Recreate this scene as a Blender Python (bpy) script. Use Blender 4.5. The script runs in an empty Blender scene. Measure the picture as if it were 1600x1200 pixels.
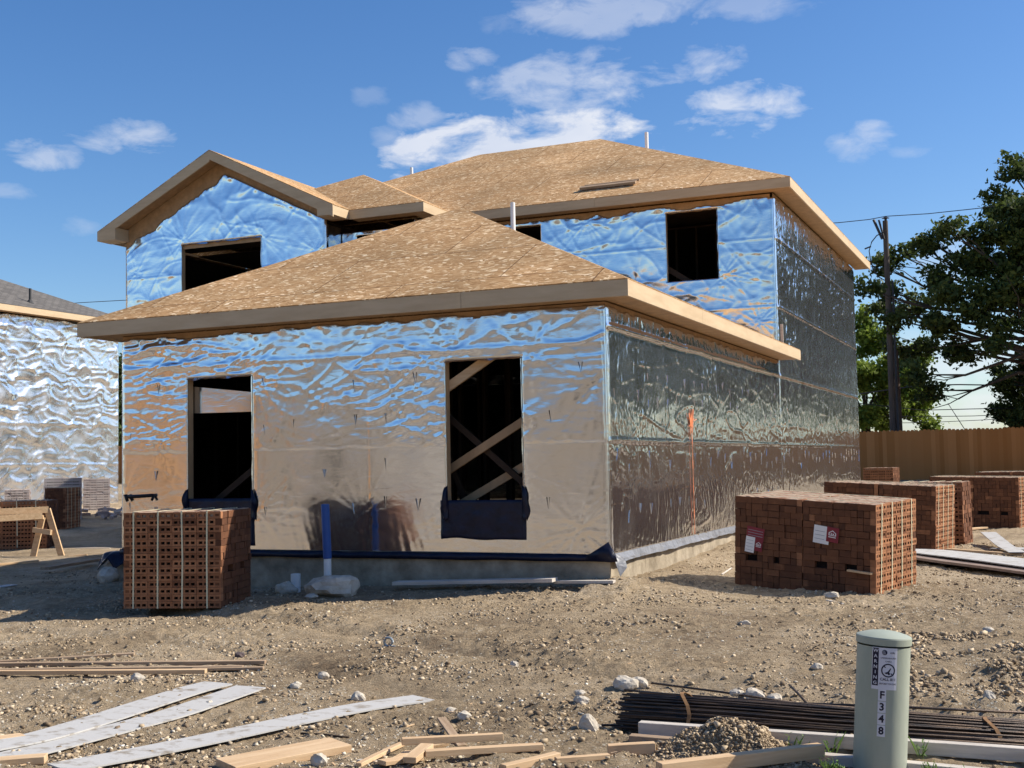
import bpy, math, random
import numpy as np
from mathutils import Vector, Matrix
random.seed(7)
rng = np.random.default_rng(11)
SC = bpy.context.scene
COL = SC.collection
R = math.radians

# ------------------------------------------------------------------ camera
CAM = np.array([4.2401, -12.2701, 1.0043]); YAW, PITCH, ROLL, FPX = -0.41024, 0.06424, -0.01971, 1910.3
cy, sy, cp, sp = math.cos(YAW), math.sin(YAW), math.cos(PITCH), math.sin(PITCH)
FW = np.array([sy*cp, cy*cp, sp]); RT0 = np.array([cy, -sy, 0.0]); UP0 = np.cross(RT0, FW)
RT = math.cos(ROLL)*RT0 + math.sin(ROLL)*UP0
UP = -math.sin(ROLL)*RT0 + math.cos(ROLL)*UP0
cam = bpy.data.cameras.new("camera"); camo = bpy.data.objects.new("camera", cam); COL.objects.link(camo)
cam.sensor_width = 36; cam.lens = 36*FPX/1600; cam.clip_start = 0.05; cam.clip_end = 2000
camo.matrix_world = Matrix(((RT[0], UP[0], -FW[0], CAM[0]), (RT[1], UP[1], -FW[1], CAM[1]), (RT[2], UP[2], -FW[2], CAM[2]), (0, 0, 0, 1)))
SC.camera = camo

# ------------------------------------------------------------------ light
SUN_AZ, SUN_EL = 28.0, 39.3       # azimuth from +X towards +Y
SKY_STRENGTH, SUN_STRENGTH, EXPOSURE = 0.105, 4.9, 0.5
SC.view_settings.view_transform = 'Standard'; SC.view_settings.look = 'None'
SC.view_settings.exposure = EXPOSURE; SC.view_settings.gamma = 1; SC.view_settings.use_curve_mapping = False
SC.render.engine = 'CYCLES'
sd = Vector((math.cos(R(SUN_AZ))*math.cos(R(SUN_EL)), math.sin(R(SUN_AZ))*math.cos(R(SUN_EL)), math.sin(R(SUN_EL))))
sl = bpy.data.lights.new("sun", 'SUN'); sl.energy = SUN_STRENGTH; sl.angle = R(0.5); sl.color = (1.0, 0.93, 0.82)
slo = bpy.data.objects.new("sun", sl); COL.objects.link(slo); slo.rotation_euler = sd.to_track_quat('Z', 'Y').to_euler()

def ray(px, py): return FW + RT*(px-800)/FPX + UP*(600-py)/FPX
def on(px, py, ax, val):
    d = ray(px, py); t = (val-CAM[ax])/d[ax]; return CAM + t*d
def azel(px, py):
    d = ray(px, py); d = d/np.linalg.norm(d); return math.atan2(d[0], d[1]), math.asin(d[2])

world = bpy.data.worlds.new("World"); SC.world = world; world.use_nodes = True
def build_world():
    nt = world.node_tree; N = nt.nodes; L = nt.links
    bg = N['Background']; bg.inputs[1].default_value = SKY_STRENGTH
    sk = N.new('ShaderNodeTexSky'); sk.sky_type = 'NISHITA'; sk.sun_disc = False
    sk.sun_elevation = R(SUN_EL); sk.sun_rotation = R(90-SUN_AZ); sk.air_density = 1.0; sk.dust_density = 0.6; sk.ozone_density = 4.0
    tc = N.new('ShaderNodeTexCoord'); sep = N.new('ShaderNodeSeparateXYZ'); L.new(tc.outputs['Generated'], sep.inputs[0])
    def M(op, a, b=None, c=None):
        n = N.new('ShaderNodeMath'); n.operation = op
        for i, v in enumerate((a, b, c)):
            if v is None: continue
            if hasattr(v, 'links'): L.new(v, n.inputs[i])
            else: n.inputs[i].default_value = v
        return n.outputs[0]
    az = M('ARCTAN2', sep.outputs[0], sep.outputs[1]); el = M('ARCSINE', sep.outputs[2])
    def noise(scale, detail, dist=0.0, off=0, sc3=(1, 1, 2.2)):
        mp = N.new('ShaderNodeMapping'); mp.inputs['Scale'].default_value = sc3; mp.inputs['Location'].default_value = (off, off, off)
        L.new(tc.outputs['Generated'], mp.inputs[0])
        n = N.new('ShaderNodeTexNoise'); n.inputs['Scale'].default_value = scale; n.inputs['Detail'].default_value = detail
        n.inputs['Roughness'].default_value = 0.6; n.inputs['Distortion'].default_value = dist; L.new(mp.outputs[0], n.inputs[0]); return n.outputs['Fac']
    nz = noise(22, 12, 0.35); nz2 = noise(6, 4, 0.0, 3.1)
    # (px, py, half width px, half height px, density)
    clouds = [(800, 236, 215, 66, 1.3), (925, 205, 90, 40, 1.0), (690, 235, 90, 50, .9), (700, 245, 100, 45, .5), (910, 128, 165, 52, .40), (1165, 172, 120, 46, .50), (1215, 158, 60, 34, .40), (960, 12, 200, 48, .34), (1190, 5, 110, 30, .22),
              (208, 213, 100, 30, .38), (66, 244, 66, 28, .36), (1350, 224, 60, 34, .32), (1415, 236, 46, 16, .16), (736, 88, 44, 24, .28), (655, 186, 48, 28, .30),
              (602, 216, 34, 18, .24), (1105, 98, 66, 34, .32), (577, 150, 34, 20, .10), (118, 350, 38, 22, .14), (25, 298, 50, 16, .16), (780, 40, 40, 22, .10), (1530, 600, 210, 100, .42), (1480, 410, 60, 40, .2)]
    nse = M('MULTIPLY', M('SUBTRACT', nz, 0.5), 5.2); nse2 = M('MULTIPLY', M('SUBTRACT', nz2, 0.5), 2.2); nse = M('ADD', nse, nse2)
    tot = None
    for (x, y, w, h, dn) in clouds:
        a0, e0 = azel(x, y); a1, _ = azel(x+w*1.15, y); _, e1 = azel(x, y-h*1.15)
        ra, re = abs(a1-a0), abs(e1-e0)
        dx = M('DIVIDE', M('SUBTRACT', az, a0), ra); dy = M('DIVIDE', M('SUBTRACT', el, e0), re)
        r2 = M('ADD', M('MULTIPLY', dx, dx), M('MULTIPLY', dy, dy))
        sh = M('MAXIMUM', M('SUBTRACT', 1.0, r2), 0.0)
        al = M('MINIMUM', M('MAXIMUM', M('MULTIPLY', M('ADD', M('SUBTRACT', M('MULTIPLY', sh, 1.7), 0.66), nse), 0.85), 0.0), 1.0)
        m = M('MULTIPLY', M('MULTIPLY', al, min(1.0, dn*1.25)), M('MINIMUM', M('MULTIPLY', sh, 6.0), 1.0))
        tot = m if tot is None else M('MAXIMUM', tot, m)
    rest = M('MINIMUM', M('MULTIPLY', M('MAXIMUM', M('SUBTRACT', M('ADD', nz2, M('MULTIPLY', nz, 0.3)), 0.76), 0.0), 5.0), 0.7)
    back = M('MAXIMUM', M('MINIMUM', M('MULTIPLY', M('SUBTRACT', M('ABSOLUTE', M('SUBTRACT', az, YAW)), 0.6), 4.0), 1.0), 0.0)
    tot = M('MAXIMUM', tot, M('MULTIPLY', rest, back))
    den = M('MINIMUM', tot, 0.95)
    hz = M('MAXIMUM', M('SUBTRACT', 0.10, M('ABSOLUTE', el)), 0.0)
    cr = N.new('ShaderNodeMix'); cr.data_type = 'RGBA'
    cr.inputs['A'].default_value = (6.2, 6.3, 6.6, 1); cr.inputs['B'].default_value = (4.2, 4.7, 5.8, 1)
    L.new(M('MINIMUM', M('MAXIMUM', M('MULTIPLY', M('SUBTRACT', nz2, 0.42), 3.0), 0.0), 1.0), cr.inputs['Factor'])
    hs = N.new('ShaderNodeHueSaturation'); hs.inputs['Saturation'].default_value = 1.22; hs.inputs['Value'].default_value = 1.34; hs.inputs['Hue'].default_value = .506; hs.inputs['Value'].default_value = 1.0
    L.new(sk.outputs[0], hs.inputs['Color'])
    mx = N.new('ShaderNodeMix'); mx.data_type = 'RGBA'; L.new(hs.outputs[0], mx.inputs['A']); L.new(cr.outputs['Result'], mx.inputs['B']); L.new(den, mx.inputs['Factor'])
    L.new(mx.outputs['Result'], bg.inputs[0])
build_world()

# ------------------------------------------------------------------ noise
def _h(ix, iy, s):
    n = (ix.astype(np.int64)*374761393 + iy.astype(np.int64)*668265263 + int(s)*1442695041) & 0x7fffffff
    n = ((n ^ (n >> 13))*1274126177) & 0x7fffffff
    return ((n ^ (n >> 16)) & 0xffff)/65535.0*2*np.pi
def pn(x, y, s=0):
    x = np.asarray(x, float); y = np.asarray(y, float)
    ix, iy = np.floor(x), np.floor(y); fx, fy = x-ix, y-iy
    ux, uy = fx*fx*fx*(fx*(fx*6-15)+10), fy*fy*fy*(fy*(fy*6-15)+10)
    def g(a, b):
        t = _h(ix+a, iy+b, s); return np.cos(t)*(fx-a)+np.sin(t)*(fy-b)
    return 1.5*((g(0, 0)*(1-ux)+g(1, 0)*ux)*(1-uy)+(g(0, 1)*(1-ux)+g(1, 1)*ux)*uy)
def fbm(x, y, o=4, s=0):
    v = 0; a = 1; t = 0
    for k in range(o): v = v+a*pn(x*2**k, y*2**k, s+k); t += a; a *= .5
    return v/t
def S(t): t = np.clip(t, 0, 1); return t*t*(3-2*t)

# ------------------------------------------------------------------ ground heights
def gbase(x, y):
    x = np.asarray(x, float); y = np.asarray(y, float)
    z = -.50+.10*S((y+5)/4)
    z = z+.02*S((y-2)/8)+.45*S((y-14)/22)
    z = z-.05*S((-x-3)/2)*(1-S((-x-8)/4))
    z = z+.28*S((-x-13)/10)
    d = np.where(x > -.2, np.abs(x), 50.)
    z = z+(.10+.12*S((y-1)/7))*np.exp(-(d/1.0)**2)*S((y+1.0)/1.2)*(1-S((y-19)/3))
    z = z+.07*np.exp(-((np.abs(y+.1))/.45)**2)*(x > -6.6)*(x < .3)*S((x+4)/3)
    return z
def GP(px, py, dz=0.0):
    z = -.45
    for _ in range(12):
        p = on(px, py, 2, z+dz); z = float(gbase(p[0], p[1]))
    return np.array([p[0], p[1], z])

# ------------------------------------------------------------------ materials
MATS = {}
def mat(name, col, rough=.7, metal=0, var=0.0, vscale=5, col2=None, bump=0, bscale=40, stretch=(1, 1, 1), coords='Object', spec=.3, trans=None):
    if name in MATS: return MATS[name]
    m = bpy.data.materials.new(name); m.use_nodes = True; MATS[name] = m
    nt = m.node_tree; N = nt.nodes; L = nt.links; b = N['Principled BSDF']
    b.inputs['Base Color'].default_value = (*col, 1); b.inputs['Roughness'].default_value = rough; b.inputs['Metallic'].default_value = metal
    b.inputs['Specular IOR Level'].default_value = spec
    tc = N.new('ShaderNodeTexCoord'); mp = N.new('ShaderNodeMapping'); mp.inputs['Scale'].default_value = stretch
    L.new(tc.outputs[coords], mp.inputs[0])
    if var or col2:
        n = N.new('ShaderNodeTexNoise'); n.inputs['Scale'].default_value = vscale; n.inputs['Detail'].default_value = 6; n.inputs['Roughness'].default_value = .65
        L.new(mp.outputs[0], n.inputs[0])
        c2 = col2 or tuple(min(1, c*(1+var)) for c in col); c1 = col if col2 else tuple(c*(1-var) for c in col)
        r = N.new('ShaderNodeValToRGB'); r.color_ramp.elements[0].position = .35; r.color_ramp.elements[1].position = .65
        r.color_ramp.elements[0].color = (*c1, 1); r.color_ramp.elements[1].color = (*c2, 1)
        L.new(n.outputs['Fac'], r.inputs[0]); L.new(r.outputs[0], b.inputs['Base Color'])
    if bump:
        n2 = N.new('ShaderNodeTexNoise'); n2.inputs['Scale'].default_value = bscale; n2.inputs['Detail'].default_value = 5; L.new(mp.outputs[0], n2.inputs[0])
        bp = N.new('ShaderNodeBump'); bp.inputs['Strength'].default_value = 1; bp.inputs['Distance'].default_value = bump; L.new(n2.outputs['Fac'], bp.inputs['Height']); L.new(bp.outputs[0], b.inputs['Normal'])
    return m
def nodes(m): return m.node_tree.nodes, m.node_tree.links, m.node_tree.nodes['Principled BSDF']

def foil_mat(name, rough, micro, col=(.86, .875, .90), scale=(9, 9, 26)):
    m = mat(name, col, rough, 1.0); N, L, b = nodes(m)
    tc = N.new('ShaderNodeTexCoord')
    mp = N.new('ShaderNodeMapping'); mp.inputs['Scale'].default_value = scale; L.new(tc.outputs['Object'], mp.inputs[0])
    a = N.new('ShaderNodeTexNoise'); a.inputs['Scale'].default_value = 1; a.inputs['Detail'].default_value = 4; a.inputs['Roughness'].default_value = .55; a.inputs['Distortion'].default_value = .6; L.new(mp.outputs[0], a.inputs[0])
    w = N.new('ShaderNodeTexNoise'); w.inputs['Scale'].default_value = 2.3; w.inputs['Detail'].default_value = 2; L.new(tc.outputs['Object'], w.inputs[0])
    mul = N.new('ShaderNodeMath'); mul.operation = 'MULTIPLY'; L.new(a.outputs['Fac'], mul.inputs[0]); L.new(w.outputs['Fac'], mul.inputs[1])
    bp = N.new('ShaderNodeBump'); bp.inputs['Strength'].default_value = 1; bp.inputs['Distance'].default_value = micro; L.new(mul.outputs[0], bp.inputs['Height']); L.new(bp.outputs[0], b.inputs['Normal'])
    out = N['Material Output']; g2 = N.new('ShaderNodeBsdfGlossy'); g2.inputs['Roughness'].default_value = .58; g2.inputs['Color'].default_value = (col[0]*.95, col[1]*.95, col[2]*.95, 1); L.new(bp.outputs[0], g2.inputs['Normal'])
    mxs = N.new('ShaderNodeMixShader'); mxs.inputs[0].default_value = .045; L.new(b.outputs[0], mxs.inputs[1]); L.new(g2.outputs[0], mxs.inputs[2]); L.new(mxs.outputs[0], out.inputs[0])
    # faint dust film changes the gloss
    d = N.new('ShaderNodeMapRange'); d.inputs[1].default_value = .3; d.inputs[2].default_value = .75; d.inputs[3].default_value = rough*.75; d.inputs[4].default_value = rough*1.5
    L.new(w.outputs['Fac'], d.inputs[0]); L.new(d.outputs[0], b.inputs['Roughness'])
    return m
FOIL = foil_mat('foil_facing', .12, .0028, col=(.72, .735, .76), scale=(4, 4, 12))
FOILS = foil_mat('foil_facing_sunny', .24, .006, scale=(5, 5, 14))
DSTUD = mat('lumber_shade_dark', (.05, .03, .018), .85, var=.2, vscale=3)  # framing lumber recoloured dark, imitates the shade indoors
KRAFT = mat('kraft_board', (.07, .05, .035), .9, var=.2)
TRIM = mat('primed_trim_wood', (.50, .365, .22), .65, col2=(.58, .44, .275), vscale=1.6, bump=.0015, bscale=30, stretch=(1, 1, 6))
SOFF = mat('soffit_board', (.40, .25, .13), .8, var=.15, vscale=8)
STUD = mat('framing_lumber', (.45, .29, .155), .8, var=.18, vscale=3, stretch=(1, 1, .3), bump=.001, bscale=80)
CONC = mat('slab_concrete', (.22, .18, .125), .92, col2=(.42, .355, .26), vscale=3.5, bump=.008, bscale=22)
MEMB = mat('dark_membrane', (.007, .009, .026), .38, var=.3, vscale=6, bump=.01, bscale=14)
MEMG = mat('grey_membrane', (.22, .225, .24), .35, var=.2, vscale=6, bump=.012, bscale=16)
STRAP = mat('strap_plastic', (.66, .62, .42), .45)
PVC = mat('white_pvc', (.78, .78, .76), .4, var=.05)
BLUE = mat('blue_plastic', (.03, .09, .30), .45, var=.1)
LUMB = mat('new_lumber', (.52, .34, .185), .75, col2=(.66, .47, .28), vscale=2.2, stretch=(1, 12, 12), bump=.0015, bscale=40)
LUMW = mat('weathered_lumber', (.27, .18, .11), .85, col2=(.44, .32, .21), vscale=2.0, stretch=(1, 12, 12), bump=.002, bscale=40)
LUMG = mat('grey_lumber', (.44, .39, .33), .85, col2=(.64, .58, .50), vscale=2.0, stretch=(1, 10, 10), bump=.002, bscale=40)
SIDE = mat('white_siding_board', (.26, .22, .17), .75, col2=(.47, .455, .425), vscale=7.0, stretch=(1, 1.6, 1), bump=.001, bscale=50)
for e_ in [n_ for n_ in SIDE.node_tree.nodes if n_.type == 'VALTORGB']: e_.color_ramp.elements[0].position = .33; e_.color_ramp.elements[1].position = .47
ROCK = mat('limestone', (.40, .34, .26), .9, col2=(.62, .56, .46), vscale=6, bump=.012, bscale=14)
STEEL = mat('rebar_steel', (.022, .022, .026), .5, metal=.5, col2=(.13, .085, .055), vscale=3.5, stretch=(1, 6, 6), bump=.002, bscale=120, spec=.5)
RUST = mat('rusty_strap', (.26, .14, .06), .7, var=.3, vscale=20)
BARK = mat('bark', (.07, .055, .042), .95, var=.3, vscale=8, bump=.02, bscale=12)
POLE = mat('weathered_pole', (.10, .08, .065), .9, var=.25, vscale=3, stretch=(4, 4, .5))
BLACK = mat('core_shade_black', (.012, .008, .007), .95)  # near-black stands in for shade inside brick holes and gaps

def brick_mat(name, c1, c2, c3):
    m = mat(name, c1, .88, spec=.15); N, L, b = nodes(m)
    at = N.new('ShaderNodeAttribute'); at.attribute_name = 'tint'
    tc = N.new('ShaderNodeTexCoord'); n = N.new('ShaderNodeTexNoise'); n.inputs['Scale'].default_value = 18; n.inputs['Detail'].default_value = 5; L.new(tc.outputs['Object'], n.inputs[0])
    r = N.new('ShaderNodeValToRGB'); e = r.color_ramp.elements; e[0].color = (*c1, 1); e[1].color = (*c3, 1); k = e.new(.5); k.color = (*c2, 1)
    ad = N.new('ShaderNodeMath'); ad.operation = 'MULTIPLY_ADD'; ad.inputs[1].default_value = .5; L.new(n.outputs['Fac'], ad.inputs[0])
    mu = N.new('ShaderNodeMath'); mu.operation = 'MULTIPLY_ADD'; mu.inputs[1].default_value = .75; mu.inputs[2].default_value = -.12; L.new(at.outputs['Fac'], mu.inputs[0]); L.new(mu.outputs[0], ad.inputs[2])
    L.new(ad.outputs[0], r.inputs[0]); L.new(r.outputs[0], b.inputs['Base Color'])
    bp = N.new('ShaderNodeBump'); bp.inputs['Distance'].default_value = .003; bp.inputs['Strength'].default_value = 1; n2 = N.new('ShaderNodeTexNoise'); n2.inputs['Scale'].default_value = 90; L.new(tc.outputs['Object'], n2.inputs[0]); L.new(n2.outputs['Fac'], bp.inputs['Height']); L.new(bp.outputs[0], b.inputs['Normal'])
    return m
BRICK = brick_mat('red_brick', (.080, .037, .022), (.170, .074, .038), (.46, .215, .105))
BRICKP = brick_mat('pale_brick', (.25, .19, .17), (.42, .35, .32), (.62, .56, .52))
DUSTY = mat('dusty_brick_top', (.42, .33, .24), .95, col2=(.28, .15, .10), vscale=9)

def osb_mat():
    m = mat('osb_sheathing', (.5, .33, .19), .8, spec=.2); N, L, b = nodes(m)
    tc = N.new('ShaderNodeTexCoord')
    cols = []
    prev = None
    for k, (rot, sc, seed) in enumerate(((.6, (58, 20, 16), 0), (-.5, (50, 16, 14), 3.3), (1.2, (48, 17, 14), 7.7))):
        mp = N.new('ShaderNodeMapping'); mp.inputs['Rotation'].default_value = (0, 0, rot); mp.inputs['Scale'].default_value = (sc[1], sc[0], sc[2]); mp.inputs['Location'].default_value = (seed, seed, seed)
        wn = N.new('ShaderNodeTexNoise'); wn.inputs['Scale'].default_value = 3.0; L.new(tc.outputs['Object'], wn.inputs[0]); va = N.new('ShaderNodeVectorMath'); va.operation = 'MULTIPLY_ADD'; va.inputs[1].default_value = (.25, .25, .1); L.new(wn.outputs['Color'], va.inputs[0]); L.new(tc.outputs['Object'], va.inputs[2]); L.new(va.outputs[0], mp.inputs[0])
        v = N.new('ShaderNodeTexVoronoi'); v.inputs['Scale'].default_value = 1.0; v.inputs['Randomness'].default_value = 1; L.new(mp.outputs[0], v.inputs[0])
        r = N.new('ShaderNodeValToRGB'); e = r.color_ramp.elements
        e[0].position = 0; e[0].color = (.34, .19, .075, 1); e[1].position = 1; e[1].color = (.98, .80, .54, 1)
        q = e.new(.3); q.color = (.48, .290, .130, 1); q = e.new(.84); q.color = (.58, .37, .18, 1); q = e.new(.90); q.color = (.84, .62, .36, 1)
        sx = N.new('ShaderNodeSeparateColor'); L.new(v.outputs['Color'], sx.inputs[0]); L.new(sx.outputs[0], r.inputs[0])
        if prev is None: prev = r.outputs[0]
        else:
            mx = N.new('ShaderNodeMix'); mx.data_type = 'RGBA'; L.new(prev, mx.inputs['A']); L.new(r.outputs[0], mx.inputs['B'])
            cm = N.new('ShaderNodeMath'); cm.operation = 'GREATER_THAN'; cm.inputs[1].default_value = .55; L.new(sx.outputs[1], cm.inputs[0]); L.new(cm.outputs[0], mx.inputs['Factor']); prev = mx.outputs['Result']
    # weathering
    n = N.new('ShaderNodeTexNoise'); n.inputs['Scale'].default_value = .7; n.inputs['Detail'].default_value = 6; L.new(tc.outputs['Object'], n.inputs[0])
    r2 = N.new('ShaderNodeValToRGB'); r2.color_ramp.elements[0].position = .35; r2.color_ramp.elements[0].color = (.78, .76, .74, 1); r2.color_ramp.elements[1].position = .65; r2.color_ramp.elements[1].color = (1.1, 1.04, 1, 1)
    L.new(n.outputs['Fac'], r2.inputs[0])
    mm = N.new('ShaderNodeMix'); mm.data_type = 'RGBA'; mm.blend_type = 'MULTIPLY'; mm.inputs['Factor'].default_value = 1; L.new(prev, mm.inputs['A']); L.new(r2.outputs[0], mm.inputs['B'])
    # sheet joints
    br = N.new('ShaderNodeTexBrick'); br.inputs['Scale'].default_value = 1; br.inputs['Brick Width'].default_value = 2.44; br.inputs['Row Height'].default_value = 1.09; br.inputs['Mortar Size'].default_value = .009; br.inputs['Mortar Smooth'].default_value = .2
    br.inputs['Color1'].default_value = (1, 1, 1, 1); br.inputs['Color2'].default_value = (.86, .85, .83, 1); br.inputs['Mortar'].default_value = (.35, .3, .25, 1)
    L.new(tc.outputs['Object'], br.inputs[0])
    m3 = N.new('ShaderNodeMix'); m3.data_type = 'RGBA'; m3.blend_type = 'MULTIPLY'; m3.inputs['Factor'].default_value = 1; L.new(mm.outputs['Result'], m3.inputs['A']); L.new(br.outputs[0], m3.inputs['B'])
    L.new(m3.outputs['Result'], b.inputs['Base Color'])
    bp = N.new('ShaderNodeBump'); bp.inputs['Distance'].default_value = .004; L.new(mm.outputs['Result'], bp.inputs['Height']); L.new(bp.outputs[0], b.inputs['Normal'])
    return m
OSB = osb_mat()

def dirt_mat():
    m = mat('dirt', (.3, .24, .17), .95, spec=.15); N, L, b = nodes(m)
    tc = N.new('ShaderNodeTexCoord')
    def nz(s, d, r=.6, dist=0.0):
        n = N.new('ShaderNodeTexNoise'); n.inputs['Scale'].default_value = s; n.inputs['Detail'].default_value = d; n.inputs['Roughness'].default_value = r; n.inputs['Distortion'].default_value = dist; L.new(tc.outputs['Object'], n.inputs[0]); return n.outputs['Fac']
    r = N.new('ShaderNodeValToRGB'); e = r.color_ramp.elements
    e[0].position = .30; e[0].position = .36; e[0].color = (.19, .135, .085, 1); e[1].position = .66; e[1].color = (.66, .525, .36, 1); q = e.new(.5); q.color = (.43, .325, .205, 1)
    mixf = N.new('ShaderNodeMath'); mixf.operation = 'MULTIPLY_ADD'; mixf.inputs[1].default_value = .55; L.new(nz(.55, 6, .65, .4), mixf.inputs[0])
    h2 = N.new('ShaderNodeMath'); h2.operation = 'MULTIPLY'; h2.inputs[1].default_value = .45; L.new(nz(9, 9, .75), h2.inputs[0]); L.new(h2.outputs[0], mixf.inputs[2])
    L.new(mixf.outputs[0], r.inputs[0])
    # pale gravel flecks in patches
    v = N.new('ShaderNodeTexVoronoi'); v.inputs['Scale'].default_value = 45; L.new(tc.outputs['Object'], v.inputs[0])
    sx = N.new('ShaderNodeSeparateColor'); L.new(v.outputs['Color'], sx.inputs[0])
    g1 = N.new('ShaderNodeMath'); g1.operation = 'GREATER_THAN'; g1.inputs[1].default_value = .80; L.new(sx.outputs[0], g1.inputs[0])
    pm = N.new('ShaderNodeMapRange'); pm.inputs[1].default_value = .45; pm.inputs[2].default_value = .62; L.new(nz(1.3, 4), pm.inputs[0])
    sm = N.new('ShaderNodeMath'); sm.operation = 'LESS_THAN'; sm.inputs[1].default_value = .42; L.new(v.outputs['Distance'], sm.inputs[0])
    f1 = N.new('ShaderNodeMath'); f1.operation = 'MULTIPLY'; L.new(g1.outputs[0], f1.inputs[0]); L.new(pm.outputs[0], f1.inputs[1])
    f2 = N.new('ShaderNodeMath'); f2.operation = 'MULTIPLY'; L.new(f1.outputs[0], f2.inputs[0]); L.new(sm.outputs[0], f2.inputs[1])
    mx = N.new('ShaderNodeMix'); mx.data_type = 'RGBA'; L.new(f2.outputs[0], mx.inputs['Factor']); L.new(r.outputs[0], mx.inputs['A']); mx.inputs['B'].default_value = (.72, .65, .52, 1)
    L.new(mx.outputs['Result'], b.inputs['Base Color'])
    hs = N.new('ShaderNodeMath'); hs.operation = 'ADD'; L.new(nz(22, 8, .75), hs.inputs[0]); h3 = N.new('ShaderNodeMath'); h3.operation = 'MULTIPLY'; h3.inputs[1].default_value = .5; L.new(f2.outputs[0], h3.inputs[0]); L.new(h3.outputs[0], hs.inputs[1])
    bp = N.new('ShaderNodeBump'); bp.inputs['Distance'].default_value = .075; bp.inputs['Strength'].default_value = 1; L.new(hs.outputs[0], bp.inputs['Height']); L.new(bp.outputs[0], b.inputs['Normal'])
    return m
DIRT = dirt_mat()
def leaf_mat(name, c1, c2):
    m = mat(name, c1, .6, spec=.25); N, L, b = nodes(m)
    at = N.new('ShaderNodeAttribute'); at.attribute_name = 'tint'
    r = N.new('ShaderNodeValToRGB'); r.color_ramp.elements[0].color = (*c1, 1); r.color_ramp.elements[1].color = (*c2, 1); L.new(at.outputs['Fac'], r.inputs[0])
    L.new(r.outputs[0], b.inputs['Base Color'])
    t = N.new('ShaderNodeBsdfTranslucent'); L.new(r.outputs[0], t.inputs[0]); ms = N.new('ShaderNodeMixShader'); ms.inputs[0].default_value = .35
    out = N['Material Output']; L.new(b.outputs[0], ms.inputs[1]); L.new(t.outputs[0], ms.inputs[2]); L.new(ms.outputs[0], out.inputs[0])
    return m
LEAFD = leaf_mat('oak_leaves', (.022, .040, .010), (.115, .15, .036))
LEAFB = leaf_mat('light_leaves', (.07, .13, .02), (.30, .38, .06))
GRASS = leaf_mat('weed_leaves', (.08, .16, .03), (.22, .34, .09))

# ------------------------------------------------------------------ mesh builder
class MB:
    def __init__(s): s.v = []; s.f = []; s.m = []; s.t = []; s.n = 0
    def add(s, vs, fs, mi=0, tint=0.5):
        s.v.append(np.asarray(vs, float).reshape(-1, 3)); o = s.n; s.n += len(s.v[-1])
        for f in fs: s.f.append(tuple(i+o for i in f)); s.m.append(mi); s.t.append(tint)
    def box(s, c, size, M=None, mi=0, tint=.5):
        hx, hy, hz = [q/2 for q in size]
        p = np.array([(x, y, z) for x in (-hx, hx) for y in (-hy, hy) for z in (-hz, hz)])
        if M is not None: p = p @ np.asarray(M).T
        s.add(p+np.asarray(c), [(0, 1, 3, 2), (4, 6, 7, 5), (0, 4, 5, 1), (2, 3, 7, 6), (0, 2, 6, 4), (1, 5, 7, 3)], mi, tint)
    def bar(s, a, b, w, t, up=(0, 0, 1), mi=0, tint=.5):   # w across, t along up
        a = np.asarray(a, float); b = np.asarray(b, float); d = b-a; l = np.linalg.norm(d); d = d/l
        sd_ = np.cross(up, d); sd_ = sd_/np.linalg.norm(sd_); u = np.cross(d, sd_)
        s.box((a+b)/2, (l, w, t), np.array([d, sd_, u]).T, mi, tint)
    def quad(s, a, b, c, d, mi=0, tint=.5): s.add([a, b, c, d], [(0, 1, 2, 3)], mi, tint)
    def tube(s, pts, r, n=8, mi=0, caps=True, tint=.5):
        pts = [np.asarray(p, float) for p in pts]; k = len(pts); rr = r if hasattr(r, '__len__') else [r]*k
        vs = []; ref = np.array([.13, .21, 1.0])
        for i, p in enumerate(pts):
            d = pts[min(i+1, k-1)]-pts[max(i-1, 0)]; d = d/(np.linalg.norm(d)+1e-9)
            rf = ref if abs(d @ ref) < .95 else np.array([1., .1, 0]); a = np.cross(d, rf); a /= np.linalg.norm(a); b = np.cross(d, a)
            for j in range(n):
                t = 2*math.pi*j/n; vs.append(p+rr[i]*(math.cos(t)*a+math.sin(t)*b))
        fs = [(i*n+j, i*n+(j+1) % n, (i+1)*n+(j+1) % n, (i+1)*n+j) for i in range(k-1) for j in range(n)]
        if caps: fs += [tuple(range(n-1, -1, -1)), tuple((k-1)*n+j for j in range(n))]
        s.add(vs, fs, mi, tint)
    def poly_prism(s, pts, nrm, t, mi=0):
        p = np.array(pts, float); n = len(p); q = p+np.asarray(nrm, float)*t
        s.add(np.vstack([p, q]), [tuple(range(n)), tuple(range(2*n-1, n-1, -1))]+[(i, (i+1) % n, (i+1) % n+n, i+n) for i in range(n)], mi)
    def build(s, name, mats, parent=None, smooth=False, tint=False):
        me = bpy.data.meshes.new(name); V = np.vstack(s.v)
        me.from_pydata(V.tolist(), [], s.f)
        for m in (mats if isinstance(mats, (list, tuple)) else [mats]): me.materials.append(m)
        me.polygons.foreach_set('material_index', s.m)
        if smooth: me.polygons.foreach_set('use_smooth', [True]*len(s.f))
        if tint:
            a = me.attributes.new('tint', 'FLOAT', 'FACE'); a.data.foreach_set('value', s.t)
        me.update()
        o = bpy.data.objects.new(name, me); COL.objects.link(o)
        if parent: o.parent = parent
        return o
def tag(o, label=None, cat=None, group=None, kind=None):
    if label: o['label'] = label
    if cat: o['category'] = cat
    if group: o['group'] = group
    if kind: o['kind'] = kind
    return o
def empty(name, loc=(0, 0, 0), label=None, cat=None, group=None):
    o = bpy.data.objects.new(name, None); COL.objects.link(o); o.location = loc; o.empty_display_size = .2
    return tag(o, label, cat, group)
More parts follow.
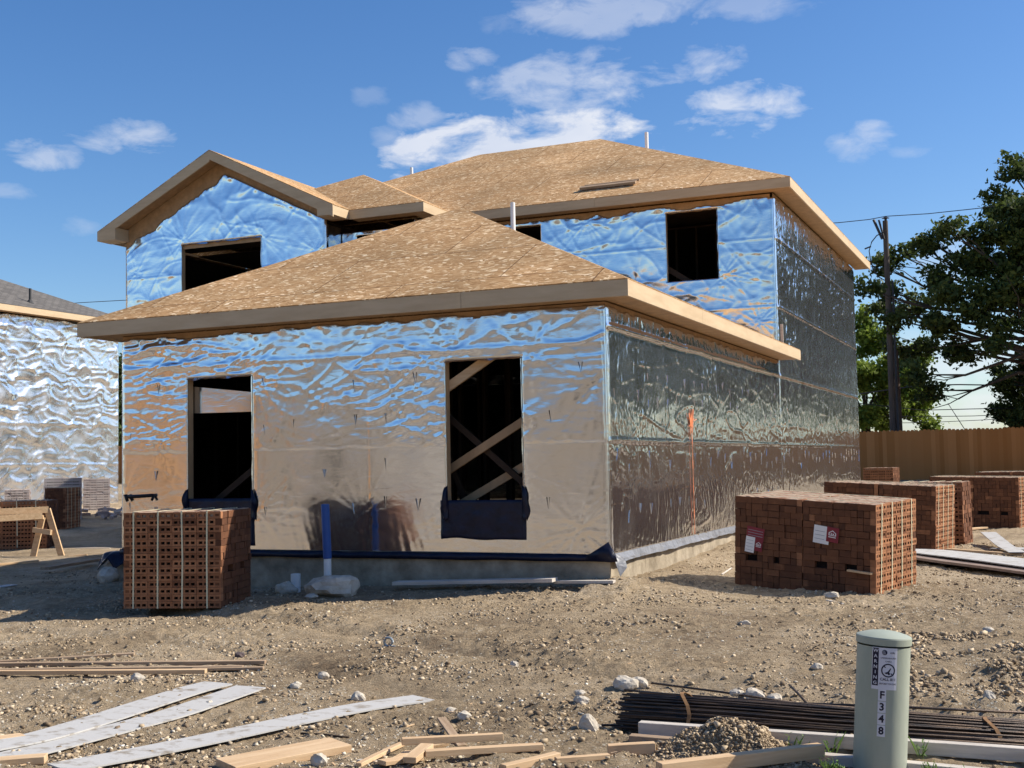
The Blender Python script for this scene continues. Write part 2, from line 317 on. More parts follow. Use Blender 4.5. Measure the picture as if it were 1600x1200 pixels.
def put(o, parent):    # parent a mesh built in world coordinates to an empty standing elsewhere
    o.parent = parent; o.matrix_parent_inverse = Matrix.Translation(-Vector(parent.location)); return o
def recenter(o):
    me = o.data; n = len(me.vertices); a = np.empty(n*3); me.vertices.foreach_get('co', a); a = a.reshape(-1, 3)
    c = np.array([(a[:, 0].min()+a[:, 0].max())/2, (a[:, 1].min()+a[:, 1].max())/2, a[:, 2].min()])
    me.vertices.foreach_set('co', (a-c).ravel()); me.update(); o.location = Vector(c); return o
def grid_mesh(name, X, Y, Z, m, parent=None, keep=None, extra=None, smooth=True):
    ny, nx = X.shape
    V = np.stack([X.ravel(), Y.ravel(), Z.ravel()], 1)
    i, j = np.meshgrid(np.arange(nx-1), np.arange(ny-1)); a = (j*nx+i)
    F = np.stack([a, a+1, a+nx+1, a+nx], -1).reshape(-1, 4)
    if keep is not None: F = F[keep.ravel()]
    me = bpy.data.meshes.new(name); me.vertices.add(len(V)); me.vertices.foreach_set('co', V.ravel())
    me.loops.add(len(F)*4); me.loops.foreach_set('vertex_index', F.ravel().astype(np.int32))
    me.polygons.add(len(F)); me.polygons.foreach_set('loop_start', np.arange(0, len(F)*4, 4, dtype=np.int32))
    for q in (m if isinstance(m, (list, tuple)) else [m]): me.materials.append(q)
    me.update(calc_edges=True); me.validate()
    if smooth: me.polygons.foreach_set('use_smooth', [True]*len(me.polygons))
    o = bpy.data.objects.new(name, me); COL.objects.link(o)
    if parent: o.parent = parent
    return o

# ------------------------------------------------------------------ ground
def spaced(lo, hi, step, far_lo, far_hi, g=1.12):
    mid = list(np.arange(lo, hi, step)); a = [lo]; s = step
    while a[-1] > far_lo: s *= g; a.append(a[-1]-s)
    b = [mid[-1]]; s = step
    while b[-1] < far_hi: s *= g; b.append(b[-1]+s)
    return np.array(a[:0:-1]+mid+b[1:])
def gnoise(x, y):
    k = 1/(1+np.exp(-(18-np.hypot(x, y+3))))*.85+.15
    n = .022*fbm(x*1.1, y*1.1, 3, 5)+.014*np.abs(pn(x*4.5, y*4.5, 9))+.016*fbm(x*7, y*7, 3, 21)*(.5+S(.5+pn(x*.7, y*.7, 31)*1.5))
    rough = .35+1.3*S(.5+1.6*pn(x*.55+9, y*.9, 91))
    n = n+(.030*np.maximum(0, fbm(x*11, y*11, 3, 41)-.05)+.012*np.abs(fbm(x*8, y*8, 2, 43))+.012*np.abs(pn(x*19, y*19, 44)))*rough
    ry = y+.9+.25*x+.35*np.sin(x*.5); n = n-.05*np.exp(-((ry+2.6)/.16)**2)-.04*np.exp(-((ry+3.9)/.15)**2)+.03*np.exp(-((ry+2.25)/.12)**2)*S(.5+pn(x*2, y, 4)*2)
    return n*k
def gz(x, y): return gbase(x, y)+gnoise(np.asarray(x, float), np.asarray(y, float))
gx = spaced(-7.0, 5.0, .025, -400, 400); gy = spaced(-8.0, 1.5, .021, -300, 600)
GX, GY = np.meshgrid(gx, gy)
HZ = gz(GX, GY)
# clod mound beside the rebar and rough clods on the right
def mound(x, y, cx, cy_, rx, ry, h, ang=0):
    dx, dy = x-cx, y-cy_; c, s_ = math.cos(ang), math.sin(ang); u = (dx*c+dy*s_)/rx; v = (-dx*s_+dy*c)/ry
    r = np.sqrt(u*u+v*v)+.25*pn(x*4, y*4, 77)
    return h*S(1.15-r)*(1+.35*fbm(x*16, y*16, 3, 55))
MOUNDS = [(2.72, -5.98, .40, .22, .15, .4), (3.95, -3.1, .4, .7, .07, 0), (3.35, -3.4, .5, .4, .05, 0), (-1.6, -5.7, .7, .4, .05, 0), (1.0, -4.4, .8, .3, .035, 0), (-13.0, 8.5, 1.5, 1.2, .25, 0)]
for mm_ in MOUNDS: HZ = HZ+mound(GX, GY, *mm_)
road = S((-GY-15.0)/.6)
ground = grid_mesh('ground', GX, GY, HZ*(1-road)+(-.62)*road, DIRT)
ground['kind'] = 'structure'
def gh(x, y):
    z = float(gz(x, y))
    for mm_ in MOUNDS: z += float(mound(np.array(x), np.array(y), *mm_))
    return z
# sidewalk, kerb and street behind the photographer (mirrored in the foil)
SWK = mat('sidewalk_concrete', (.42, .39, .34), .9, var=.1, bump=.003, bscale=30)
ASPH = mat('street_asphalt', (.12, .115, .11), .9, var=.15, bump=.004, bscale=60)
b = MB(); b.box((0, -15.0, -.49), (160, 1.4, .16)); tag(b.build('sidewalk', SWK), kind='structure')
b = MB(); b.box((0, -15.95, -.50), (160, .3, .18)); tag(b.build('kerb', SWK), kind='structure')
b = MB(); b.box((0, -20.6, -.61), (160, 9, .05)); tag(b.build('street', ASPH), kind='structure')

# ------------------------------------------------------------------ foil walls
def wrinkle(u, z, style, seed):
    if style == 'front':
        up = S((z-1.18)/.12); lo = 1-up
        wx = u+.5*pn(u*.5, z*1.1, seed+3); wz = z+.10*pn(u*1.3, z*.8, seed+4)
        amp = (.30+1.1*S(.5+1.3*pn(u*.45+3, z*.9, seed+30)))*(.55+.45*S((z-1.95)/.3))
        a = .0034*(1-2*np.abs(fbm(wx*.62, wz*3.0+.5*pn(u*1.5, z*1.5, 88), 2, seed)))*up*amp
        a += .0016*pn(wx*.7, wz*8.0, seed+7)*up*amp
        for k_, (ca_, cb_, w_) in enumerate(((.25, 1.5, .035), (.9, .9, .035), (-.7, 1.0, .035), (1.6, 1.8, .04), (-1.3, 2.2, .04), (.1, 2.9, .03))): a += .0042*np.exp(-(pn((wx*.5+wz*ca_)*1.0, (wz*cb_-wx*ca_*.5)*1.7, seed+20+k_)/w_)**2)*(up+.25)*amp
        dg = pn((u+z*1.4)*1.6, (z-u*.45)*5.5, seed+8)
        a += .0024*dg*up*S(.5+pn(u*.8, z*1.2, seed+15)*1.4)
        a += .0022*fbm(wx*.5, wz*2.3, 1, seed+9)*lo
        rip = S((.62-z)/.35)
        a += .0013*pn((u+.25*z)*15, z*2.2, seed+10)*rip*lo
        a += .0014*pn((u-.35*z)*12, z*2.6, seed+12)*S(1-np.abs(z-1.75)/.35)
        a += .0030*np.exp(-((z-1.225)/.012)**2)*(.6+pn(u*3, 0*z, seed+6))+.0022*S((z-1.22)/.02)
        a += .0022*pn(u*9, z*9, seed+11)*S((z-2.35)/.2)
        a += .0040*np.exp(-((z-2.28-.02*pn(u*1.5, 0*z, 5))/.02)**2)
        for us_ in (-4.49, -.955, -2.9): a += .0030*S((u-us_)/.006)-.003*S((u-us_-.05)/.5)+.0015*np.exp(-((u-us_)/.008)**2)
    elif style == 'side':
        wx = u+.3*pn(u*.6, z*1.1, seed+3)
        a = .0020*(1-2*np.abs(fbm(u*.6, z*2.6, 2, seed)))+.0007*pn(wx*2.5, z*1.2, seed+1)+.0006*pn(wx*1.2, z*7.5, seed+40)
        a += .0007*pn(u*9, z*1.3, seed+2)*(.2+S(.5+pn(u*.5, z, seed+5)*1.5))
        a += .0002*pn(u*22, z*2.0, seed+10)
        for k_, (fu, fz, w_) in enumerate(((3.2, .9, .035), (5.5, 1.6, .05), (1.0, 2.6, .03), (7.5, 1.9, .05), (.5, 3.2, .03))): a += (.0034+.0030*S((z-2.5)/.5)*(u > DG-.1))*np.exp(-(pn(wx*fu+.4*z, z*fz, seed+20+k_)/w_)**2)*(.3+S(.5+pn(u*.6+k_, z*.8, seed+33)*1.8))
        a += .0050*pn(u*2.6, z*3.4, seed+13)*S((z-2.0)/.4)*S((2.2-u)/1.4)
        for s_ in (1.22, 2.44, 3.66, 4.88): a += (.009+.014*(s_ > 2))*np.exp(-((z-s_-.012*pn(u*1.2, 0*z, 5))/(.016+.006*(s_ > 2)))**2)+.002*S((z-s_)/.02)
    elif style in ('loose', 'gable'):
        wx = u+.35*pn(u*.9, z*.9, seed+3); wz = z+.25*pn(u*.8, z*1.0, seed+4)
        a = .0075*(1-2*np.abs(fbm(wx*1.1, wz*1.5, 2, seed)))+.0010*pn(wx*5, wz*6, seed+2)
        a += .0018*pn((u+z)*2.0, (z-u)*5.5, seed+6)
        for k_, (ca_, cb_) in enumerate(((.8, 1.1), (-.5, 1.4), (1.5, .3))): a += .0030*np.exp(-(pn((wx*ca_+wz*cb_)*1.3, (wz*ca_-wx*cb_)*.6, seed+20+k_)/.07)**2)
        for s_ in (2.44, 3.66, 4.88): a += .004*np.exp(-((z-s_)/.015)**2)
    else:   # crumpled
        wx = u+.3*pn(u*.9, z*1.9, seed+3); wz = z+.15*pn(u*1.1, z*1.7, seed+4)
        wx = wx+.35*pn(u*1.7, z*1.3, seed+7); wz = wz+.22*pn(u*1.4, z*1.1, seed+8)
        a = .022*(1-2*np.abs(fbm(wx*.42, wz*2.1, 2, seed)))*(.5+S(.5+pn(u*.5, z*.8, seed+66)*1.5))+.005*pn(wx*1.8, wz*5, seed+2)+.002*pn(wx*7, wz*12, seed+5)
        for k_, (ca_, cb_) in enumerate(((.15, 1.6), (.5, 1.3), (-.6, 1.2), (.1, 2.6))): a += .013*np.exp(-(pn((wx+wz*ca_)*.8, (wz*cb_-wx*ca_*.4)*1.3, seed+20+k_)/.07)**2)
        a = a*np.where(z < 2.44, .62, 1.0)
        for s_ in (1.22, 2.44, 3.66, 4.88): a += .012*np.exp(-((z-s_-.02*pn(u*1.2, 0*z, 5))/.03)**2)
    # nail dimples with radiating creases
    for k in range(int(len(NAILS.get(style.replace('gable', 'loose'), [])))):
        pu, pz, am = NAILS[style.replace('gable', 'loose')][k]
        du, dz = u-pu, z-pz; rr = np.hypot(du, dz); th = np.arctan2(dz, du)
        ct_, st_ = np.cos(th), np.sin(th); a = a+am*.75*np.exp(-rr/.30)*(np.exp(-(pn(ct_*2.1+pu*7, st_*2.1+pz*5, 3)/.10)**2)-.35*np.exp(-(pn(ct_*3.3+pz*7, st_*3.3+pu*5, 4)/.12)**2))*S(rr/.05)
    return a
NAILS = {'front': [(-1.85, 2.25, .010), (-4.55, 2.2, .007), (-4.45, .5, .006), (-3.0, .42, .0045), (-.35, .28, .008), (-.9, 2.2, .008), (-3.45, 1.7, .005), (-5.55, 2.15, .006), (-6.45, .75, .006), (-.1, 1.85, .006), (-5.9, 1.35, .005)],
         'side': [(.4, 2.2, .006), (5.3, 2.3, .006), (9.3, 1.4, .010), (3.3, .2, .005), (9.6, 2.0, .008)],
         'loose': [(-.95, 4.25, .012), (-1.0, 5.55, .010), (-1.97, 5.6, .008), (-11.4, 5.55, .012), (-9.55, 5.5, .010), (-8.3, 5.1, .008), (-3.5, 5.5, .010), (-12.6, 5.0, .008), (-.3, 3.4, .010)]}
def foil_wall(name, parent, u0, u1, z0, top, holes, style, seed, P, Nn, label, material=FOIL, ds=.022, ragged=0.0):
    """u runs along the wall, P(u,z) gives the 3D point, Nn the outward normal; top is a function of u"""
    us = sorted({u0, u1, *[h[0] for h in holes], *[h[1] for h in holes]}); ztop = max(float(top(np.array([q]))[0]) for q in np.linspace(u0, u1, 60))
    zs = sorted({z0, ztop, *[h[2] for h in holes if h[2] > z0], *[h[3] for h in holes if h[3] < ztop]})
    def br(L_, st):
        o = []
        for a, c in zip(L_[:-1], L_[1:]):
            n = max(1, int(round((c-a)/st))); o += list(np.linspace(a, c, n, endpoint=False))
        return np.array(o+[L_[-1]])
    U, Z = np.meshgrid(br(us, ds), br(zs, ds)); rgd = ragged*(S((-10.35-U)/.35)+.05) if style == 'gable' else ragged; T = top(U)-rgd*np.abs(pn(U*2.1, U*0+.5, seed+50))*1.9-rgd*.4*np.abs(pn(U*9, U*0, seed+51))
    Zc = np.minimum(Z, T)
    uc = (U[:-1, :-1]+U[1:, 1:])/2; zc = (Z[:-1, :-1]+Z[1:, 1:])/2
    keep = Z[:-1, :-1] < np.minimum(T[:-1, :-1], T[1:, 1:])-1e-4
    ed = np.ones_like(U)
    for h in holes:
        keep &= ~((uc > h[0]) & (uc < h[1]) & (zc > h[2]) & (zc < h[3]))
    hh = wrinkle(U, Zc, style, seed)+.006
    hh = hh*S((U-u0)/.05)*S((u1-U)/.05)+.0005
    hh = hh+(.03*ragged/.1 if ragged else 0)*S((Zc-T+.12)/.12)*np.maximum(0, pn(U*5, Zc*3, seed+60))
    if ragged: hh = hh+.004
    X, Y, Zz = P(U, Zc)
    X = X+hh*Nn[0]; Y = Y+hh*Nn[1]
    o = grid_mesh(name, X, Y, Zz, [material, KRAFT], parent, keep)
    # make normals face outward
    me = o.data
    if len(me.polygons) and me.polygons[len(me.polygons)//2].normal.dot(Vector((Nn[0], Nn[1], 0))) < 0: me.flip_normals()
    sol = o.modifiers.new('board', 'SOLIDIFY'); sol.thickness = .005; sol.offset = -1; sol.material_offset = 1; sol.material_offset_rim = 0
    o['label'] = label
    return o
def tabs(parent, rows, P, Nn, us, name='nail_tab_row', material=FOIL, skip=()):
    """little V shaped flaps punched in the foil above every stud"""
    b_ = MB()
    tx = np.array([-Nn[1], Nn[0], 0.0]); n3 = np.array([Nn[0], Nn[1], 0.0])
    for zr in rows:
        for u in us:
            if any(h[0]-.06 < u < h[1]+.06 and h[2]-.15 < zr < h[3]+.05 for h in skip): continue
            if random.random() < .3: continue
            uu = u+random.uniform(-.03, .03); z = zr+random.uniform(-.06, .06); l = random.uniform(.10, .15)
            x, y, zz = P(uu, z); c = np.array([float(x), float(y), float(zz)])+n3*.011
            for sg in (-1, 1):
                if random.random() < .25: continue
                w = random.uniform(.003, .007); a = sg*random.uniform(.03, .12)
                top_ = c+tx*(a*l*2)+np.array([0, 0, l])+n3*random.uniform(.001, .010)
                b_.add([c, top_-tx*w, top_+tx*w, c-n3*.004], [(0, 1, 2)], 0)
    import bmesh
    o = b_.build(name, material); bm = bmesh.new(); bm.from_mesh(parent.data); bm.from_mesh(o.data); bm.to_mesh(parent.data); bm.free(); bpy.data.objects.remove(o); return parent

# ------------------------------------------------------------------ the house
W, OV, DG, D2 = 6.51, .386, 9.2, 18.96
FT, F2, PT = 2.8717, 5.8544, .487
FH = .17
house = empty('house_under_construction', (0, 0, 0), 'two-storey house under construction wrapped in crinkled silver foil with bare board roofs', 'house')
PX0 = lambda Yp: (lambda u, z: (u, u*0+Yp, z))
PY0 = lambda Xp: (lambda u, z: (u*0+Xp, u, z))
# foundation slab
b = MB()
b.box((-W/2, DG/2, -.50), (W-.04, DG-.04, 1.0)); b.box((-6.42, (7.42+D2)/2, -.504), (12.80, D2-7.42, 1.0))
sl_ = b.build('foundation_slab', CONC, house)
H1 = [(-5.475, -4.51, .40, 2.13), (-1.91, -.975, .40, 2.165)]
fw_ = foil_wall('front_wall', house, -W, 0, 0.012, lambda u: 2.675+0*u, H1, 'front', 3, PX0(0.0), (0, -1), 'foil covered garage front wall with two tall openings', ragged=.035)
tabs(fw_, (.47, .90, 1.42, 1.90), PX0(0.0), (0, -1), np.arange(-6.35, -.05, .406), skip=[(h[0], h[1], 0, 2.3) for h in H1])
side = foil_wall('side_wall', house, 0, DG-.005, 0.012, lambda u: 2.66+0*u, [], 'side', 9, PY0(0.0), (1, 0), 'foil covered side wall under the low roof', ragged=.03)
tabs(side, (.38, .85, 1.0, 1.62, 1.95), PY0(0.0), (1, 0), np.arange(.2, 9.1, .406))
side2 = foil_wall('side_wall', house, DG, D2, 0.012, lambda u: 5.655+0*u, [], 'side', 29, PY0(0.003), (1, 0), 'tall foil covered side wall with horizontal seams', ds=.024, ragged=.04)
tabs(side2, (.85, 1.0), PY0(0.003), (1, 0), np.arange(9.4, 18.9, .406))
H2 = [(-1.965, -1.0, 4.235, 5.51), (-5.45, -4.435, 4.3, 5.53)]
mf = foil_wall('front_wall', house, -6.45, 0, 2.5, lambda u: 5.62+0*u, H2, 'loose', 41, PX0(DG), (0, -1), 'upper foil wall set back above the low roof', ragged=.06)
def gtop(u): return 5.70+(2.40-np.abs(u+10.49))*PT*1.0-.02-.10*S((-10.3-u)/.4)
HG = [(-11.46, -9.545, 4.1, 5.50)]
gw = foil_wall('gable_wall', house, -12.88, -8.10, 2.0, gtop, HG, 'gable', 63, PX0(7.38), (0, -1), 'pointed gable wall in bright blue reflecting foil', ragged=.10)
foil_wall('return_wall', house, 7.38, 7.95, 2.5, lambda u: 5.60+0*u, [], 'loose', 71, PY0(-8.10), (1, 0), 'narrow return wall beside the gable')
foil_wall('bay_wall', house, -8.10, -6.49, 2.5, lambda u: 5.50+0*u, [(-7.75, -6.62, 3.9, 5.42)], 'loose', 73, PX0(7.95), (0, -1), 'small wall between gable and upper wall')
b = MB()
b.quad((-6.49, 7.95, 2.5), (-6.49, DG, 2.5), (-6.49, DG, 5.64), (-6.49, 7.95, 5.64)); b.quad((-W+.003, 0.01, 0), (-W+.003, 7.38, 0), (-W+.003, 7.38, 2.7), (-W+.003, 0.01, 2.7))
b.quad((-12.88, 7.385, 0), (-12.88, D2, 0), (-12.88, D2, 5.7), (-12.88, 7.385, 5.7)); b.quad((-12.88, D2, 0), (0, D2, 0), (0, D2, 5.7), (-12.88, D2, 5.7)); b.quad((-12.88, 7.383, 0), (-W, 7.383, 0), (-W, 7.383, 2.8), (-12.88, 7.383, 2.8))
o = b.build('rear_wall', FOIL, house); o['label'] = 'foil walls on the hidden sides'
so = o.modifiers.new('board', 'SOLIDIFY'); so.thickness = .004

def studs(parent, axis, pos, u0, u1, z0, z1, holes, step=.406, depth=.09, sgn=1, name='stud_frame'):
    b_ = MB()
    def put_(u, za, zb, w=.038):
        if zb-za < .05: return
        c = (u, pos+sgn*depth/2, (za+zb)/2) if axis == 'x' else (pos+sgn*depth/2, u, (za+zb)/2)
        b_.box(c, (w, depth, zb-za) if axis == 'x' else (depth, w, zb-za))
    u = u0+.03
    while u < u1-.02:
        inside = [h for h in holes if h[0]-.03 < u < h[1]+.03]
        if inside:
            h = inside[0]; put_(u, z0+.038, h[2]-.045); put_(u, h[3]+.045, z1-.038)
        else: put_(u, z0+.038, z1-.038)
        u += step
    for h in holes:
        for uu in (h[0]-.020, h[1]+.020): put_(uu, z0+.038, z1-.038)
        for zz in (h[2]-.019, h[3]+.019):
            c = ((h[0]+h[1])/2, pos+sgn*depth/2, zz) if axis == 'x' else (pos+sgn*depth/2, (h[0]+h[1])/2, zz)
            b_.box(c, (h[1]-h[0], depth, .037) if axis == 'x' else (depth, h[1]-h[0], .037))
    for zz in (z0+.019, z1-.019):
        c = ((u0+u1)/2, pos+sgn*depth/2, zz) if axis == 'x' else (pos+sgn*depth/2, (u0+u1)/2, zz)
        b_.box(c, (u1-u0, depth, .037) if axis == 'x' else (depth, u1-u0, .037))
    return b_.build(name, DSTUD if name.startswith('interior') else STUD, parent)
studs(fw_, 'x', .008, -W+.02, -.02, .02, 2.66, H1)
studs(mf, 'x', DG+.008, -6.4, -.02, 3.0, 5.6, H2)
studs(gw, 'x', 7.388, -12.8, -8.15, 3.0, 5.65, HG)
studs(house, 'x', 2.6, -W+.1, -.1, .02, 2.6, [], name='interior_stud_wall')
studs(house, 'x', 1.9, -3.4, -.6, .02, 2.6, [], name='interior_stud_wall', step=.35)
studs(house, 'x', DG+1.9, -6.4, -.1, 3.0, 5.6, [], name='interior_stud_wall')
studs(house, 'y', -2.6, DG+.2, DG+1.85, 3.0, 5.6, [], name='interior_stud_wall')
# floors / ceilings close the inside
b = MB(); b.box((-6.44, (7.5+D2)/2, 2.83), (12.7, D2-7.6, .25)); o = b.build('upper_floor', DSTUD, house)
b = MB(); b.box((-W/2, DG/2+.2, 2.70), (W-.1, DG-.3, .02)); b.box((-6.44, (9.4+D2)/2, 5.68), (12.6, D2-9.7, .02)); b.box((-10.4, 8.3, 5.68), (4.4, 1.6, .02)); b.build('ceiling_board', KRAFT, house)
# diagonal braces seen in the openings
def brace(px0, py0, px1, py1, Yp, w=.09, parent=fw_):
    a = on(px0, py0, 1, Yp); c = on(px1, py1, 1, Yp); b_ = MB(); b_.bar(a, c, w, .038, up=(0, 1, 0)); 
    o = b_.build('brace_board', LUMB if (parent is fw_ and Yp < .15) else (STUD if w > .08 and Yp < .5 else DSTUD), parent); return o  # front brace palest, deeper ones get lumber darkened as indoor shade
brace(690, 612, 775, 552, .12, .10); brace(690, 742, 830, 650, .30); brace(690, 806, 830, 722, .42); brace(688, 640, 830, 765, .36, .07); brace(318, 800, 410, 722, .30, .075)
brace(1030, 412, 1085, 445, DG+.2, .1, mf)
brace(690, 690, 735, 800, .55, .06)
# foil strip hanging across the left opening
b = MB(); pts = [on(299, 604, 1, .115), on(397, 613, 1, .115), on(397, 643, 1, .115), on(299, 646, 1, .115)]; b.quad(*pts[::-1]); o = b.build('foil_strip', FOIL, fw_); so = o.modifiers.new('t', 'SOLIDIFY'); so.thickness = .004; o['label'] = 'strip of foil left across the top of the left opening'
# peeled foil edges on opening heads and the foil returns on the jambs
for (h, yy, par_) in ((H1[0], 0, fw_), (H1[1], 0, fw_), (H2[0], DG, mf), (HG[0], 7.38, gw)):
    b = MB()
    n = 30; us = np.linspace(h[0], h[1], n)
    dr = .02+.035*np.abs(pn(us*4, us*0+yy, 5)); out = .012+.02*np.abs(pn(us*6, us*0+yy, 8))
    vs = [(u, yy-.006, h[3]+.004) for u in us]+[(u, yy-o_-.01, h[3]-d_) for u, o_, d_ in zip(us, out, dr)]
    b.add(vs, [(i, i+1, n+i+1, n+i) for i in range(n-1)])
    for uu in (h[0], h[1]):
        m = 24; zs = np.linspace(h[2], h[3], m); wv = .010+.016*np.abs(pn(zs*3, zs*0+uu, 3))
        vs = [(uu, yy-.007, z) for z in zs]+[(uu+(w_ if uu == h[0] else -w_)*.6, yy-.009-w_*.7, z) for z, w_ in zip(zs, wv)]
        b.add(vs, [(i, i+1, m+i+1, m+i) for i in range(m-1)])
    o = b.build('torn_foil_edge', FOIL, par_); so = o.modifiers.new('t', 'SOLIDIFY'); so.thickness = .002

# dark sill flashing below the two lower openings
def flashing(pxs, name):
    n = 26; u0, u1, zt, zb = pxs
    U, Zs = np.meshgrid(np.linspace(u0, u1, n), np.linspace(0, 1, 14))
    bot = zb+.03*pn(U*2.5, U*0, 3); tp = zt+0*U
    Zz = bot+(tp-bot)*Zs; Yy = -.022-.014*fbm(U*5, Zz*6, 3, 12)
    o = grid_mesh(name, U, Yy, Zz, MEMB, fw_); so = o.modifiers.new('t', 'SOLIDIFY'); so.thickness = .004
    return o
f1 = flashing((-1.985, -.955, .60, .17), 'sill_flashing'); f2 = flashing((-5.50, -4.49, .64, .08), 'sill_flashing')
b = MB()
for h in H1:
    for (uu, sg) in ((h[0], -1), (h[1], 1)):
        n = 10; vs = []
        for i in range(n):
            t = i/(n-1); w = .062*(1-.5*abs(2*t-1)**2)*(1+.2*math.sin(9*t+uu)); vs += [(uu-sg*.02, -.03, .40+.36*t), (uu+sg*w*.45, -.06+.03*math.sin(7*t), .38+.36*t), (uu+sg*w, -.03, .37+.33*t)]
        b = MB(); b.add(vs, [(3*i+k, 3*i+k+1, 3*i+k+4, 3*i+k+3) for i in range(n-1) for k in range(2)])
        o = b.build('flashing_ear', MEMB, fw_, smooth=True); so = o.modifiers.new('t', 'SOLIDIFY'); so.thickness = .006
# base membrane strips
b = MB(); n = 120; us = np.linspace(-W-.02, .02, n)
zt = .015+.012*pn(us*3, us*0, 3); zb = -.055+.01*pn(us*2, us*0, 9); yo = -.018-.012*np.abs(pn(us*4, us*0, 5))
vs = [(u, -.012, z) for u, z in zip(us, zt)]+[(u, y-.006, (a+c)/2) for u, y, a, c in zip(us, yo, zt, zb)]+[(u, y, z) for u, y, z in zip(us, yo, zb)]
b.add(vs, [(k*n+i, k*n+i+1, (k+1)*n+i+1, (k+1)*n+i) for i in range(n-1) for k in range(2)])
b.add([(-.32, -.02, -.03), (-.02, -.028, .15), (.035, -.03, .02), (.08, -.04, -.05), (.0, -.04, -.06)], [(0, 1, 2, 3, 4)]); b.add([(-.02, -.028, .15), (.035, .03, .02), (.08, -.04, -.05), (.035, -.03, .02)], [(0, 1, 2, 3)])
o = b.build('base_membrane', MEMB, house, smooth=True); o['label'] = 'dark blue membrane strip along the foot of the front wall'
so = o.modifiers.new('t', 'SOLIDIFY'); so.thickness = .004
b = MB(); n = 160; us = np.linspace(.05, DG+9, n)
vs = []
for k in range(4):
    for u in us:
        q = k/3; vs.append((.012+.016*q+.03*q*abs(float(pn(u*4, q*3, 4)))+.05*q*abs(float(pn(u*1.1, 0, 8))), u, .02-.085*q-.02*q*abs(float(pn(u*2, 0, 5)))))
b.add(vs, [(k*n+i, k*n+i+1, (k+1)*n+i+1, (k+1)*n+i) for i in range(n-1) for k in range(3)])
b.add([(.02, .05, .02), (.11, .12, -.02), (.14, .10, -.12), (.09, .02, -.21), (.05, .0, -.08)], [(0, 1, 2, 3, 4)])
o = b.build('base_membrane', MEMG, house); o['label'] = 'grey crumpled membrane strip along the foot of the side wall'
so = o.modifiers.new('t', 'SOLIDIFY'); so.thickness = .004

# ---- roofs
def hip(x0, x1, y0, y1, ze, name, label, fy1=None, ridge_axis='auto', back_hip=True):
    """hip roof deck; x0..x1,y0..y1 outer eave; returns object"""
    b_ = MB(); hw = (x1-x0)/2; hd = (y1-y0)/2
    if back_hip:
        a = min(hw, hd)
        if hd < hw: r0, r1 = (x0+a, y0+a, ze+PT*a), (x1-a, y0+a, ze+PT*a)
        else: r0, r1 = (x0+a, y0+a, ze+PT*a), (x0+a, y1-a, ze+PT*a)
        c = [(x0, y0, ze), (x1, y0, ze), (x1, y1, ze), (x0, y1, ze)]
        if hd < hw: F = [[c[0], c[1], r1, r0], [c[1], c[2], r1], [c[2], c[3], r0, r1], [c[3], c[0], r0]]
        else: F = [[c[0], c[1], r0], [c[1], c[2], r1, r0], [c[2], c[3], r1], [c[3], c[0], r0, r1]]
    else:
        a = hw; r0 = (x0+a, y0+a, ze+PT*a); r1 = (x0+a, y1, ze+PT*a); c = [(x0, y0, ze), (x1, y0, ze), (x1, y1, ze), (x0, y1, ze)]
        F = [[c[0], c[1], r0], [c[1], c[2], r1, r0], [c[3], c[0], r0, r1]]
    for f in F: b_.add(f, [tuple(range(len(f)))])
    o = b_.build(name, OSB, house); o['label'] = label
    so_ = o.modifiers.new('deck', 'SOLIDIFY'); so_.thickness = .014; so_.offset = -1
    return o
hip(-W-OV, OV, -OV, DG, FT, 'roof_deck', 'low hip roof of bare chip board over the front room', back_hip=False)
hip(-13.22, OV, DG-OV, D2+OV, F2, 'roof_deck', 'large upper hip roof of bare chip board')
hip(-12.18, -6.10, 7.565, 14.5, F2, 'roof_deck', 'small hip roof of bare chip board beside the gable', back_hip=False)
# gable roof
b = MB(); gxm, gxl, gxr, gyf = -10.49, -13.28, -7.69, 6.985
za = F2+PT*(gxr-gxl)/2
for (xe) in (gxl, gxr):
    f = [(gxm, gyf, za), (gxm, 12.2, za), (xe, 12.2, F2), (xe, gyf, F2)]; b.add(f, [(0, 1, 2, 3)])
o = b.build('roof_deck', OSB, house); so = o.modifiers.new('deck', 'SOLIDIFY'); so.thickness = .014; so.offset = 0; o['label'] = 'pointed gable roof on the left wing'

def fascia(a, c, h=FH, t=.028, nrm=(0, -1, 0), mi=0, b_=None, dz=0):
    a = np.array(a, float); c = np.array(c, float); n = np.array(nrm, float)
    p = [a+(0, 0, dz-.012), c+(0, 0, dz-.012), c+(0, 0, dz-.012-h), a+(0, 0, dz-.012-h)]
    b_.poly_prism([q-n*.002 for q in p], -n, t, mi)
def fpart(segs, label=None, name='fascia_board'):
    for (a, c, n) in segs:
        b_ = MB(); fascia(a, c, nrm=n, b_=b_); o = b_.build(name, TRIM, house)
        if label: o['label'] = label
FR, RS, LS = (0, -1, 0), (1, 0, 0), (-1, 0, 0)
xj = on(720, 470, 1, -OV)[0]
fpart([((-W-OV, -OV, FT), (xj-.002, -OV, FT), FR), ((xj+.002, -OV, FT), (OV, -OV, FT), FR)], 'shaded front fascia of the low roof')
fpart([((OV, -OV+.03, FT), (OV, 2.6, FT), RS), ((OV, 2.604, FT), (OV, DG+.05, FT), RS)], 'sunlit side fascia of the low roof')
fpart([((-W-OV, -OV+.03, FT), (-W-OV, 7.3, FT), LS)])
fpart([((-6.10, DG-OV, F2), (-3.2, DG-OV, F2), FR), ((-3.196, DG-OV, F2), (OV, DG-OV, F2), FR)], 'shaded front fascia of the upper roof')
fpart([((OV, DG-OV+.03, F2), (OV, 14.1, F2), RS), ((OV, 14.104, F2), (OV, D2+OV, F2), RS)], 'sunlit side fascia of the upper roof')
